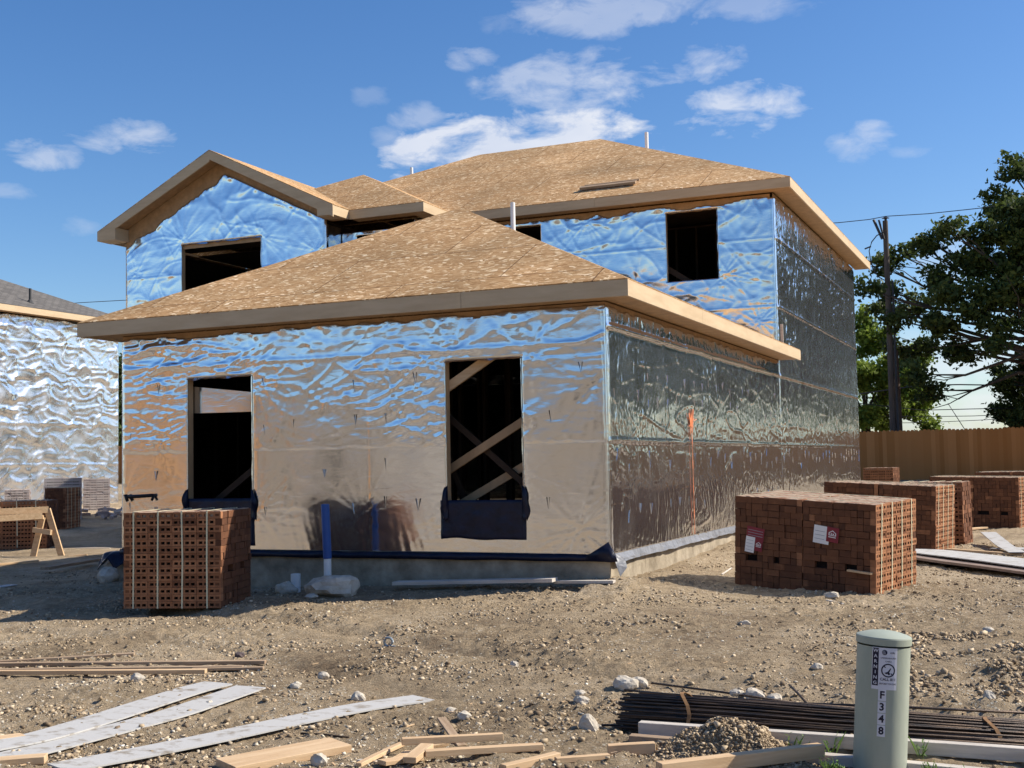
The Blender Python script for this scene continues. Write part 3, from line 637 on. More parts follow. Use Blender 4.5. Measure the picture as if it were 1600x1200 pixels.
fpart([((gxr, 7.565, F2), (-6.10, 7.565, F2), FR)]); fpart([((-6.10, 7.59, F2), (-6.10, DG-OV, F2), RS), ((gxr, gyf+.03, F2), (gxr, 7.56, F2), RS)], 'sunlit short side fascia')
fpart([((gxl, gyf+.03, F2), (gxl, 12, F2), LS), ((-13.22, 12, F2), (-13.22, D2+OV, F2), LS)])
# rake boards
for (x0, x1, nm) in ((gxl, gxm, 'left'), (gxm, gxr, 'right')):
    z0 = F2+(PT*(x0-gxl) if nm == 'left' else PT*(gxr-x0)); z1 = F2+(PT*(x1-gxl) if nm == 'left' else PT*(gxr-x1))
    b = MB(); hh = .22; p = [(x0, gyf, z0-.008), (x1, gyf, z1-.008), (x1, gyf, z1-.008-hh), (x0, gyf, z0-.008-hh*.82)]
    b.poly_prism(p, (0, 1, 0), .03); o = b.build('rake_board', TRIM, house)
    # bird box return
    b = MB()
    if nm == 'left': p = [(gxl, gyf+.002, F2-.19), (gxl+.46, gyf+.002, F2-.19), (gxl+.46, gyf+.002, F2+.06)]
    else: p = [(gxr, gyf+.002, F2-.19), (gxr-.34, gyf+.002, F2-.03), (gxr-.34, gyf+.002, F2-.19)]
    b.poly_prism(p, (0, 1, 0), .40); b.build('eave_return', TRIM, house)
# soffits
b = MB()
def sof(x0, x1, y0, y1, z): b.box(((x0+x1)/2, (y0+y1)/2, z), (x1-x0, y1-y0, .012))
zl, zu = FT-FH+.012, F2-FH+.012
sof(-W-OV+.03, OV-.03, -OV+.03, -.012, zl); sof(.012, OV-.03, -.01, DG-.01, zl); sof(-W-OV+.03, -W-.01, -.01, 7.3, zl); sof(.0, OV-.002, DG-.008, DG+.05, zl)
sof(-6.07, OV-.03, DG-OV+.03, DG-.012, zu); sof(.012, OV-.03, DG-.01, D2+OV-.03, zu); sof(-7.7, -6.13, 7.6, 7.94, zu); sof(-6.47, -6.13, 7.95, DG-.4, zu); sof(-8.09, gxr-.03, 7.02, 7.59, zu-.014)
b.build('soffit', SOFF, house)
b = MB()
# sloping soffit under the rake and the bare board band above the foil
for sgn, xe in ((-1, gxl), (1, gxr)):
    f = [(gxm, gyf+.03, za-.13), (gxm, 7.37, za-.13), (xe-sgn*.35, 7.37, F2+.17-.13), (xe-sgn*.35, gyf+.03, F2+.17-.13)]; b.add(f, [(0, 1, 2, 3)])
b.add([(gxl+.38, 7.396, 5.4), (gxr-.40, 7.396, 5.4), (gxr-.40, 7.396, F2+.1), (gxm, 7.396, za-.05), (gxl+.38, 7.396, F2+.1)], [(0, 1, 2, 3, 4)])
o = b.build('gable_soffit', SOFF, house); so = o.modifiers.new('t', 'SOLIDIFY'); so.thickness = .008
b = MB()
# frieze of bare board behind the ragged top of the foil
b.box((-W/2, .004, 2.62), (W-.01, .006, .16)); b.box((.002-.006, DG/2, 2.62), (.006, DG-.02, .16)); b.box((-3.2, DG+.004, 5.60), (6.3, .006, .14)); b.box((-.004, (DG+D2)/2, 5.60), (.006, D2-DG-.02, .16))
b.build('frieze_board', SOFF, house)
b = MB(); b.add([(.0, DG+.052, zl-.006), (OV-.002, DG+.052, zl-.006), (OV-.002, DG+.052, FT-.01), (0, DG+.052, FT+.15)], [(0, 1, 2, 3)]); o = b.build('eave_end_board', SOFF, house); so = o.modifiers.new('t', 'SOLIDIFY'); so.thickness = .01

# vent pipes on the roofs
def vent(px, ytop, ybot, Yp, r, label):
    a = on(px, ytop, 1, Yp); c = on(px, ybot, 1, Yp); b_ = MB(); b_.tube([(a[0], a[1], c[2]-.35), a], r, 14); b_.tube([a-(0, 0, .02), a+(0, 0, .006)], [r*.8, r*.8], 12)
    o = b_.build('vent_pipe', PVC, house, smooth=False); o['label'] = label
vent(801, 317, 352, 5.2, .038, 'white plastic pipe rising through the low roof'); vent(643, 262, 272, 14.6, .04, 'short pipe left of the big cloud'); vent(1010, 207, 232, 15.6, .045, 'thin pipe near the upper roof peak')
# hose bib pipe
b = MB(); p = [on(*q, 1, -.05) for q in ((238, 774), (222, 775), (208, 776), (199, 776))]; b.tube([p[0]+(0, .05, 0)]+p, .022, 10); b.tube([p[3]+(-.03, 0, .02), p[3]+(.01, -.01, -.055)], [.026, .02], 8); b.tube([p[0]+(0.0, .03, 0), p[0]+(0, -.01, -.06)], .018, 8)
o = b.build('pipe_stub', mat('dark_iron', (.02, .018, .018), .4, .3), fw_, smooth=True); o['label'] = 'short dark pipe stub near the left corner of the front wall'
# orange paint mark on the side wall
PAINT = mat('orange_paint', (.50, .13, .045), .6, col2=(.70, .24, .10), vscale=9)
b = MB()
def pw(u, z): return (.030, u, z)
lu = np.linspace(0, 1, 14)
for i in range(13):
    za_, zb_ = 1.40-lu[i]*1.36, 1.40-lu[i+1]*1.36; w1 = .010+.005*math.sin(i*2.1)
    b.quad(pw(3.24-w1, za_), pw(3.24+w1, za_), pw(3.24+w1*.8, zb_), pw(3.24-w1*.8, zb_))
rs_ = np.random.default_rng(5); sp_ = []
for k in range(22):
    t = 2*math.pi*k/22; rr_ = (.15 if k % 2 else .055)*rs_.uniform(.6, 1.25)*(1.25 if abs(math.sin(t)) > .7 else .8); sp_.append(pw(3.25+rr_*math.cos(t)*1.1, 1.50+rr_*math.sin(t)))
cc_ = pw(3.25, 1.50); b.add([cc_]+sp_, [(0, 1+k, 1+(k+1) % 22) for k in range(22)])
for (u0_, z0_, u1_, z1_) in ((3.13, 1.60, 3.20, 1.44), (3.33, 1.66, 3.28, 1.46), (3.36, 1.50, 3.50, 1.53)):
    b.add([pw(u0_-.018, z0_), pw(u0_+.018, z0_), pw(u1_+.022, z1_), pw(u1_-.022, z1_)], [(0, 1, 2, 3)])
o = b.build('paint_mark', PAINT, side); so = o.modifiers.new('t', 'SOLIDIFY'); so.thickness = .002; o['label'] = 'orange spray paint star with a line running down'

# things lying on the upper roof
def rz(y): return F2+PT*(y-(DG-OV))
b = MB(); p0 = on(908, 304, 1, 9.9); p1 = on(996, 294, 1, 9.9)
for (px, py, qx, qy, dz) in ((907, 305, 994, 295, .05),):
    y_ = 9.42
    a = on(px, py, 1, y_); c = on(qx, qy, 1, y_); a[2] = c[2] = rz(y_)+.055; b.bar(a, c, .11, .045, up=(0, -PT, 1)); a2 = a+(.05, .12, .065); c2 = c+(.03, .12, .065); b.bar(a2, c2, .05, .03, up=(0, -PT, 1))
tag(recenter(b.build('roof_board', LUMW)), 'pair of brown boards lying on the upper chip board roof', 'board')
b = MB(); a = on(1208, 530, 1, 8.9); c = on(1206, 487, 1, 8.9); b.bar((.15, 8.85, 2.86), (.15, 8.85, 3.30), .045, .018, up=(0, 1, 0)); tag(recenter(b.build('wood_stake', LUMG)), 'thin upright stick standing on the end of the low roof', 'stake')

# ------------------------------------------------------------------ neighbour houses
SHING = mat('grey_shingles', (.10, .095, .09), .9, var=.3, vscale=20, bump=.01, bscale=30)
def shingle():
    N, L, b_ = nodes(SHING); tc = N.new('ShaderNodeTexCoord'); br = N.new('ShaderNodeTexBrick')
    br.inputs['Color1'].default_value = (.115, .105, .095, 1); br.inputs['Color2'].default_value = (.17, .155, .14, 1); br.inputs['Mortar'].default_value = (.05, .047, .043, 1)
    br.inputs['Scale'].default_value = 1; br.inputs['Brick Width'].default_value = .3; br.inputs['Row Height'].default_value = .13; br.inputs['Mortar Size'].default_value = .012; br.inputs['Bias'].default_value = 0
    sw = N.new('ShaderNodeMapping'); sw.inputs['Rotation'].default_value = (0, 0, R(90)); L.new(tc.outputs['Object'], sw.inputs[0]); L.new(sw.outputs[0], br.inputs[0]); L.new(br.outputs[0], b_.inputs['Base Color'])
shingle()
nb = empty('neighbouring_house', (-30, 8, 0), 'neighbouring house at the left edge with sunlit crinkled foil wall and grey shingle roof', 'house')
NX, NY1 = -23.45, 19.15
nw = foil_wall('side_wall', None, -1.0, NY1, -.1, lambda u: 5.66+0*u, [], 'crumpled', 91, PY0(NX), (1, 0), 'sunlit crumpled silver foil wall', material=FOILS, ds=.04, ragged=.05); put(nw, nb)
tabs(nw, (.75, 1.75), PY0(NX+.02), (1, 0), np.arange(4, NY1, .6), material=FOILS)
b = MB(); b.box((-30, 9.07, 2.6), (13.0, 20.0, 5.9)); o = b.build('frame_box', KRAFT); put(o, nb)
b = MB(); x0, x1, y0, y1 = -36.8, NX+OV, -1.4, NY1+OV; a = (x1-x0)/2
c = [(x0, y0, 5.86), (x1, y0, 5.86), (x1, y1, 5.86), (x0, y1, 5.86)]; r0, r1 = (x0+a, y0+a, 5.86+.44*a), (x0+a, y1-a, 5.86+.44*a)
for f in ([c[0], c[1], r0], [c[1], c[2], r1, r0], [c[2], c[3], r1], [c[3], c[0], r0, r1]): b.add(f, [tuple(range(len(f)))])
o = b.build('roof', SHING); put(o, nb)
b = MB(); b.poly_prism([(x1+.002, y0, 5.85), (x1+.002, y1, 5.85), (x1+.002, y1, 5.67), (x1+.002, y0, 5.67)], (-1, 0, 0), .03); b.poly_prism([(x0, y1, 5.85), (x1, y1, 5.85), (x1, y1, 5.67), (x0, y1, 5.67)], (0, -1, 0), .03); o = b.build('fascia_board', TRIM); put(o, nb)
b = MB(); b.box(((NX+x1)/2, (y0+y1)/2, 5.685), (x1-NX-.04, y1-y0-.05, .012)); o = b.build('soffit', SOFF); put(o, nb)
b = MB(); pv = on(47, 478, 0, NX-.2); vz = 5.86+.44*(x1-(NX-.2)); b.tube([(NX-.2, pv[1], vz-.1), (NX-.2, pv[1], vz+.42)], .04, 10); b.tube([(NX-.2, pv[1], vz-.05), (NX-.2, pv[1], vz+.08)], [.13, .05], 10); o = b.build('vent_pipe', mat('vent_dark', (.05, .05, .05), .6), None); put(o, nb)

# houses across the street, mirrored in the foil
TANB = mat('tan_brick', (.37, .30, .22), .9, col2=(.29, .235, .17), vscale=2); ORB = mat('orange_brick', (.62, .33, .13), .9, col2=(.52, .27, .11), vscale=2)
def far_house(x0, x1, yf, h, m, label, roofh, wins):
    e = empty('street_house', ((x0+x1)/2, yf-5, -.5), label, 'house', 'houses across the street')
    b_ = MB(); b_.box(((x0+x1)/2, yf-5, h/2-.5), (x1-x0, 10, h)); put(b_.build('wall', m), e)
    b_ = MB(); a_ = 5.4; xx0, xx1, yy0, yy1, ze = x0-.4, x1+.4, yf-10.4, yf+.4, h-.45
    c_ = [(xx0, yy1, ze), (xx1, yy1, ze), (xx1, yy0, ze), (xx0, yy0, ze)]; q0, q1 = (xx0+a_, yf-5, ze+roofh), (xx1-a_, yf-5, ze+roofh)
    for f in ([c_[0], c_[1], q1, q0], [c_[1], c_[2], q1], [c_[2], c_[3], q0, q1], [c_[3], c_[0], q0]): b_.add(f, [tuple(range(len(f)))])
    put(b_.build('roof', SHING), e)
    GL = mat('dark_glass', (.02, .025, .03), .1)
    for (wx, wz, ww, wh) in wins:
        b_ = MB(); b_.box((wx, yf+.02, wz), (ww, .08, wh)); put(b_.build('window', GL), e)
    b_ = MB(); b_.box(((x0+x1)/2-2, yf+.03, .65), (4.8, .1, 2.2)); put(b_.build('garage_door', mat('garage_door', (.45, .40, .33), .7)), e)
far_house(-25.5, -3.0, -30, 5.4, TANB, 'long tan brick house mirrored in the front foil wall', 1.0, [(-22, 1, 1.2, 1.5), (-9, 1, 1.4, 1.5), (-5.5, 1, 1.2, 1.5)])
far_house(-48.0, -27.0, -30, 4.9, ORB, 'orange brick house mirrored at the left end of the front foil wall', 1.4, [(-31, 1, 1.2, 1.5)])
far_house(1.0, 20.0, -30, 4.6, TANB, 'tan house further along the street mirrored in foil', 1.6, [(5, 1, 1.2, 1.5)])

# ------------------------------------------------------------------ fence
CED = mat('cedar_boards', (.30, .155, .055), .85, spec=.15); N, L, b_ = nodes(CED)
at = N.new('ShaderNodeAttribute'); at.attribute_name = 'tint'; r = N.new('ShaderNodeValToRGB'); r.color_ramp.elements[0].color = (.36, .145, .04, 1); r.color_ramp.elements[1].color = (.52, .235, .08, 1); L.new(at.outputs['Fac'], r.inputs[0]); L.new(r.outputs[0], b_.inputs['Base Color'])
def fence(x0, y0, x1, y1, h, label):
    ln = math.hypot(x1-x0, y1-y0); n = int(ln/.145); dx, dy = (x1-x0)/ln, (y1-y0)/ln
    e = empty('wooden_fence', ((x0+x1)/2, (y0+y1)/2, 0), label, 'fence', 'cedar fence runs')
    b_ = MB(); rl = MB(); ps = MB()
    for i in range(n):
        s_ = (i+.5)*.145; x, y = x0+dx*s_, y0+dy*s_; z = float(gbase(x, y)); hh = h+random.uniform(-.018, .018); w = .0735; t = random.random(); o0 = .004*(i % 2)
        o_ = random.uniform(-.001, .001)+o0; px_, py_ = -dy*o_, dx*o_
        P6 = [(-w, 0), (w, 0), (w, hh-.05), (w-.035, hh), (-w+.035, hh), (-w, hh-.05)]
        b_n = [(x+px_+dx*u, y+py_+dy*u, z+v) for u, v in P6]; k = len(b_n); q = [(a_-dy*.018, c_+dx*.018, d_) for a_, c_, d_ in b_n]
        b_.add(b_n+q, [tuple(range(k)), tuple(range(2*k-1, k-1, -1))]+[(j, (j+1) % k, (j+1) % k+k, j+k) for j in range(k)], 0, t)
    put(b_.build('fence_boards', CED, tint=True), e)
    for hh in (.35, 1.5): 
        z0_, z1_ = float(gbase(x0, y0)), float(gbase(x1, y1)); rl.bar((x0-dy*.05, y0+dx*.05, z0_+hh), (x1-dy*.05, y1+dx*.05, z1_+hh), .04, .09)
    put(rl.build('rail', LUMW), e)
    return e
fence(-62, 35.5, 14.6, 35.5, 1.86, 'long cedar board fence behind the houses and brick stacks')
fence(14.5, 35.3, 14.5, -6, 1.86, 'cedar fence along the right boundary mirrored in the side foil')

# ------------------------------------------------------------------ utility poles and wires
p0 = on(1395, 672, 1, 38.0); p1 = on(1383, 345, 1, 38.0)
pol = empty('utility_pole', (p1[0], 38, .4), 'tall dark wooden utility pole with insulators rising above the fence', 'utility pole')
b = MB(); b.tube([(p1[0], 38, .3), (p1[0], 38, p1[2])], [.14, .10], 12); put(b.build('pole', POLE), pol)
DK = mat('pole_hardware', (.05, .05, .055), .5, .4)
b = MB(); b.tube([(p1[0]+.02, 38, p1[2]), (p1[0]+.02, 38, p1[2]+.16)], .05, 8); b.tube([(p1[0]+.02, 38, p1[2]+.1), (p1[0]+.02, 38, p1[2]+.16)], [.16, .04], 8); put(b.build('insulator', DK), pol)
b = MB(); b.tube([(p1[0]-.12, 37.85, p1[2]-.75), (p1[0]-.42, 37.8, p1[2]+.05)], .055, 8); b.tube([(p1[0]-.05, 37.85, p1[2]-.75), (p1[0]-.22, 37.8, p1[2]+.02)], .04, 8); put(b.build('fuse_cutout', DK), pol)
b = MB(); pts = [on(x, y, 1, 37.8) for x, y in ((1382, 362), (1370, 368), (1362, 378), (1358, 392), (1360, 405), (1364, 420), (1372, 432), (1382, 438))]; b.tube(pts, .022, 6); b.tube([on(1351, 389, 1, 37.8), on(1361, 385, 1, 37.8)], .03, 6); put(b.build('jumper_wire', DK), pol)
b = MB(); b.tube([(p1[0]+.19, 37.9, .4), (p1[0]+.2, 37.9, 7.9)], .045, 8); put(b.build('conduit', DK), pol)
q0 = on(1399, 560, 1, 38.8)
b = MB(); b.tube([(q0[0]+.05, 38.8, .3), (q0[0], 38.8, 5.2)], [.15, .12], 12); tag(recenter(b.build('wooden_post', mat('brown_post', (.11, .075, .055), .9, var=.2))), 'shorter brown wooden post touching the tall utility pole', 'post')
def wire(pts, r, label, Yp=40):
    b_ = MB(); P_ = [on(x, y, 1, Yp) for x, y in pts]; b_.tube(P_, r, 5); o = b_.build('power_line', DK); tag(recenter(o), label, 'power line', 'overhead wires')
wire([(1240, 352), (1310, 348), (1358, 343), (1384, 338), (1450, 334), (1525, 326), (1700, 306)], .017, 'thin wire crossing the sky from the tall pole top into the oak', 38)
wire([(1340, 616), (1440, 602), (1500, 601), (1620, 603)], .028, 'thicker low wire in the sky gap, uppermost of the low wires', 41)
wire([(1340, 630), (1440, 641), (1520, 639), (1620, 637)], .018, 'low wire just below the thick one in the sky gap', 42)
wire([(1340, 650), (1450, 651), (1520, 650), (1620, 646)], .015, 'low thin wire near the fence top in the sky gap', 43)
wire([(1340, 662), (1455, 660), (1540, 656), (1620, 650)], .014, 'lowest faint wire just above the fence', 44)
wire([(1481, 630), (1508, 672)], .016, 'slanting guy wire dropping to the fence top', 40)
wire([(60, 478), (125, 473), (197, 469), (300, 462)], .02, 'faint distant wire left of the gable', 42)

# ------------------------------------------------------------------ trees
def tree(name, label, base, clusters, leafmat, nleaf, size, seed, trunk_r=.35, group=None, limbs=True):
    """clusters: (x,y,z,r)"""
    rg = np.random.default_rng(seed); base = np.array(base, float)
    e = empty(name, base, label, 'tree', group)
    b_ = MB(); C = np.array(clusters, float); cz = C[:, :3].mean(0)
    fork = base+(np.array([cz[0], cz[1], 0])-np.array([base[0], base[1], 0]))*.12; fork[2] = base[2]+max(1.6, (C[:, 2].min()-base[2])*.8+.6)
    b_.tube([base-(0, 0, .3), base+(fork-base)*.5+np.array([.05, 0, 0]), fork], [trunk_r*1.3, trunk_r*1.05, trunk_r*.9], 10)
    put(b_.build('trunk', BARK, smooth=True), e)
    b_ = MB()
    for c in C[:, :4]:
        t = c[:3]-fork; m1 = fork+t*.45+rg.normal(0, .12*np.linalg.norm(t)*.5, 3)*np.array([1, 1, .6])+np.array([0, 0, .08*np.linalg.norm(t)])
        m2 = fork+t*.8+rg.normal(0, .15, 3)
        r_ = trunk_r*min(.6, .22+.12*c[3]); b_.tube([fork, m1, m2, c[:3]], [r_, r_*.6, r_*.35, r_*.12], 6)
        for k in range(3):
            q = c[:3]+rg.normal(0, c[3]*.45, 3); b_.tube([m2, (m2+q)/2+rg.normal(0, .1, 3), q], [r_*.22, r_*.14, .012], 4)
    put(b_.build('limbs', BARK), e)
    w = C[:, 3]**2; w = w/w.sum(); V = []; T = []
    for c, ww in zip(C, w):
        n = int(nleaf*ww); ns = max(5, int(16*c[3])); sub = rg.normal(0, 1, (ns, 3)); sub /= np.linalg.norm(sub, axis=1)[:, None]; sub = c[:3]+sub*c[3]*(rg.random((ns, 1))**.5)*np.array([1, 1, .8])
        k = rg.integers(0, ns, n); p = sub[k]+rg.normal(0, .15+.07*c[3], (n, 3))*np.array([1, 1, .65])
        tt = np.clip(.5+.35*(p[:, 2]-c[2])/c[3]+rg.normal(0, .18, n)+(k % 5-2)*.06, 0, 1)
        V.append(p); T.append(tt)
    p = np.vstack(V); T = np.concatenate(T); n = len(p)
    a = rg.normal(0, 1, (n, 3)); a /= np.linalg.norm(a, axis=1)[:, None]; bb = rg.normal(0, 1, (n, 3)); bb -= (bb*a).sum(1)[:, None]*a; bb /= np.linalg.norm(bb, axis=1)[:, None]
    s_ = size*rg.uniform(.6, 1.3, (n, 1)); q = np.stack([p-a*s_, p+bb*s_*.55, p+a*s_, p-bb*s_*.55], 1).reshape(-1, 3)
    me = bpy.data.meshes.new('crown'); me.vertices.add(4*n); me.vertices.foreach_set('co', (q-base).ravel()); me.loops.add(4*n); me.loops.foreach_set('vertex_index', np.arange(4*n, dtype=np.int32)); me.polygons.add(n); me.polygons.foreach_set('loop_start', np.arange(0, 4*n, 4, dtype=np.int32)); me.materials.append(leafmat)
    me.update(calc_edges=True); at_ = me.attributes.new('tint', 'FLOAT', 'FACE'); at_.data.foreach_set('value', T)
    o = bpy.data.objects.new('crown', me); COL.objects.link(o); o.parent = e
    return e
def cl(lst, Y0, dy, seed):
    rg = np.random.default_rng(seed); out = []
    for (x, y, r_) in lst:
        Yp = Y0+rg.uniform(-dy, dy); p = on(x, y, 1, Yp); d = (p-CAM) @ FW; out.append((*p, r_/FPX*d))
    return out
A = cl([(1592, 262, 34), (1566, 320, 34), (1600, 340, 52), (1545, 365, 36), (1485, 362, 26), (1580, 420, 62), (1520, 415, 42), (1498, 470, 40), (1560, 480, 56), (1630, 420, 90), (1465, 440, 30), (1462, 505, 34), (1490, 545, 34), (1430, 480, 28), (1440, 540, 26), (1408, 400, 22), (1440, 385, 22), (1456, 378, 18), (1372, 412, 20), (1350, 450, 18), (1383, 452, 22), (1400, 500, 24), (1372, 480, 20), (1432, 585, 24), (1458, 610, 22), (1395, 545, 24),
        (1680, 330, 90), (1740, 420, 100), (1700, 500, 80), (1800, 380, 90), (1640, 520, 50), (1560, 540, 26)], 38.5, 2.0, 5)
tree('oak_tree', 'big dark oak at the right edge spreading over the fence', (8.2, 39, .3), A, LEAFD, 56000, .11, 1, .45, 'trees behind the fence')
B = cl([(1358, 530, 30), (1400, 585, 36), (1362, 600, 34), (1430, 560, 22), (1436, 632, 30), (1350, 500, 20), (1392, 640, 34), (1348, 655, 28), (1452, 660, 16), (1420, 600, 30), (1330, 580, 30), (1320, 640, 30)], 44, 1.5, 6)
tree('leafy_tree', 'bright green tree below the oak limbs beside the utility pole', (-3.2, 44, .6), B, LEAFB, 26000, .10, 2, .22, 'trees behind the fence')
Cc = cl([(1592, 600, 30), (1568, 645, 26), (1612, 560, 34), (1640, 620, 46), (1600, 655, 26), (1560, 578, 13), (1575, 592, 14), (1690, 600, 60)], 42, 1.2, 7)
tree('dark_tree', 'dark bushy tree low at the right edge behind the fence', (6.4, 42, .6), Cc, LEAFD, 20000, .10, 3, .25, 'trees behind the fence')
# trees beyond the right boundary, mirrored in the side wall
rgt = np.random.default_rng(4)
Dd = [(rgt.uniform(-3.4, 3.4), rgt.uniform(-3.4, 3.4), rgt.uniform(3.2, 9.5), rgt.uniform(1.1, 1.9)) for _ in range(26)]
proto = tree('boundary_tree', 'dark tree beyond the right fence mirrored in the side foil', (0, 0, 0), Dd, LEAFD, 26000, .16, 8, .35, 'trees mirrored in the side foil')
def copy_tree(o):
    c = o.copy(); COL.objects.link(c)
    for ch in o.children:
        d = ch.copy(); COL.objects.link(d); d.parent = c; d.matrix_parent_inverse = ch.matrix_parent_inverse
    return c
spots = [(18, 45, .85), (27, 40, .9), (34, 31, .8), (38, 22, .8), (42, 12, .8), (42, 2, .8), (12.5, 46, 1.1), (-9, 50, .55), (float(on(186, 640, 1, 44)[0]), 44, .75)]
for i, (x, y, s_) in enumerate(spots):
    o = proto if i == 0 else copy_tree(proto)
    o.location = (x, y, -.2); o.rotation_euler = (0, 0, i*1.3); o.scale = (s_, s_, s_)
    if i == 7: o['label'] = 'distant tree hidden behind the unfinished house'
    if i == 8: o['label'] = 'distant tree beyond the fence behind the neighbouring house'

# ------------------------------------------------------------------ brick stacks
def cored_face(b_, M_, o_, cols, rows, bw, bh, depth, rg, missing=()):
    """face in local (s, t, n): s along, t up, n outward; M_ maps to local xyz"""
    xs = [0]; 
    for c in range(cols):
        for r_ in range(rows):
            dp = rg.normal(0, .0035)+(.0 if r_ > rows*.4 else .004)
            j = .0015; x0 = c*bw+j+rg.normal(0, .0012); x1 = (c+1)*bw-j; z0 = r_*bh+.0012; z1 = (r_+1)*bh-.0012; t = float(np.clip(rg.normal(.84, .14), 0, 1))  # cored ends tinted lighter: sunlight put into the brick colour
            if (c, r_) in missing: continue
            w = x1-x0; hx = [x0]; hw_ = w*.155; gp = (w-4*hw_)/5
            for k in range(4): hx += [x0+gp*(k+1)+hw_*k, x0+gp*(k+1)+hw_*(k+1)]
            hx.append(x1); hz = [z0, z0+(z1-z0)*.30, z0+(z1-z0)*.70, z1]
            def P3(x, z, n): return o_+M_ @ np.array([x, z, n])
            vs = [P3(x, z, dp) for z in hz for x in hx]; fs = []; ho = []
            for a_ in range(3):
                for k in range(9):
                    q = (a_*10+k, a_*10+k+1, (a_+1)*10+k+1, (a_+1)*10+k)
                    if a_ == 1 and k % 2 == 1: ho.append((k, a_))
                    else: fs.append(q)
            b_.add(vs, fs, 0, t)
            for (k, a_) in ho:
                A4 = [(hx[k], hz[a_]), (hx[k+1], hz[a_]), (hx[k+1], hz[a_+1]), (hx[k], hz[a_+1])]
                vv = [P3(x, z, dp) for x, z in A4]+[P3(x, z, -.035) for x, z in A4]
                b_.add(vv, [(i, (i+1) % 4, (i+1) % 4+4, i+4) for i in range(4)], 0, t*.6); b_.add(vv[4:], [(0, 1, 2, 3)], 1)  # hole walls and floors darkened in colour as recess shade
            o4 = [(x0, z0), (x1, z0), (x1, z1), (x0, z1)]; vv = [P3(x, z, dp) for x, z in o4]+[P3(x, z, -.06) for x, z in o4]
            b_.add(vv, [(i, (i+1) % 4, (i+1) % 4+4, i+4) for i in range(4)], 0, t)
def plain_face(b_, M_, o_, length, rows, bh, rg, slots=()):
    nc = max(2, int(round(length/.067))); cw = length/nc; heavy = set(rg.integers(0, nc, 2).tolist())
    for r_ in range(rows):
        c = 0
        while c < nc:
            k = int(rg.choice([1, 1, 1, 1, 2, 2, 3])); k = min(k, nc-c)
            if r_ == rows-1: k = min(3 if rg.random() < .7 else 2, nc-c)
            x, w = c*cw, k*cw; dp = rg.normal(0, .0045); t = float(np.clip(rg.normal(.26, .16), 0, 1)); xm = x+w/2  # plain sides tinted darker: shade put into the same brick's colour
            if not any(s0 < xm < s1 and rr == r_ for s0, s1, rr in slots):
                e = .0022+(.003 if c in heavy else 0); zj = rg.normal(0, .0012)
                A4 = [(x+e, r_*bh+.0022+zj), (x+w-.0022, r_*bh+.0022+zj), (x+w-.0022, (r_+1)*bh-.0016+zj), (x+e, (r_+1)*bh-.0016+zj)]
                vv = [o_+M_ @ np.array([u, z, dp]) for u, z in A4]+[o_+M_ @ np.array([u, z, -.06]) for u, z in A4]
                b_.add(vv, [(0, 1, 2, 3)]+[(i, (i+1) % 4, (i+1) % 4+4, i+4) for i in range(4)], 0, t)
            c += k
STRAPZ = .004
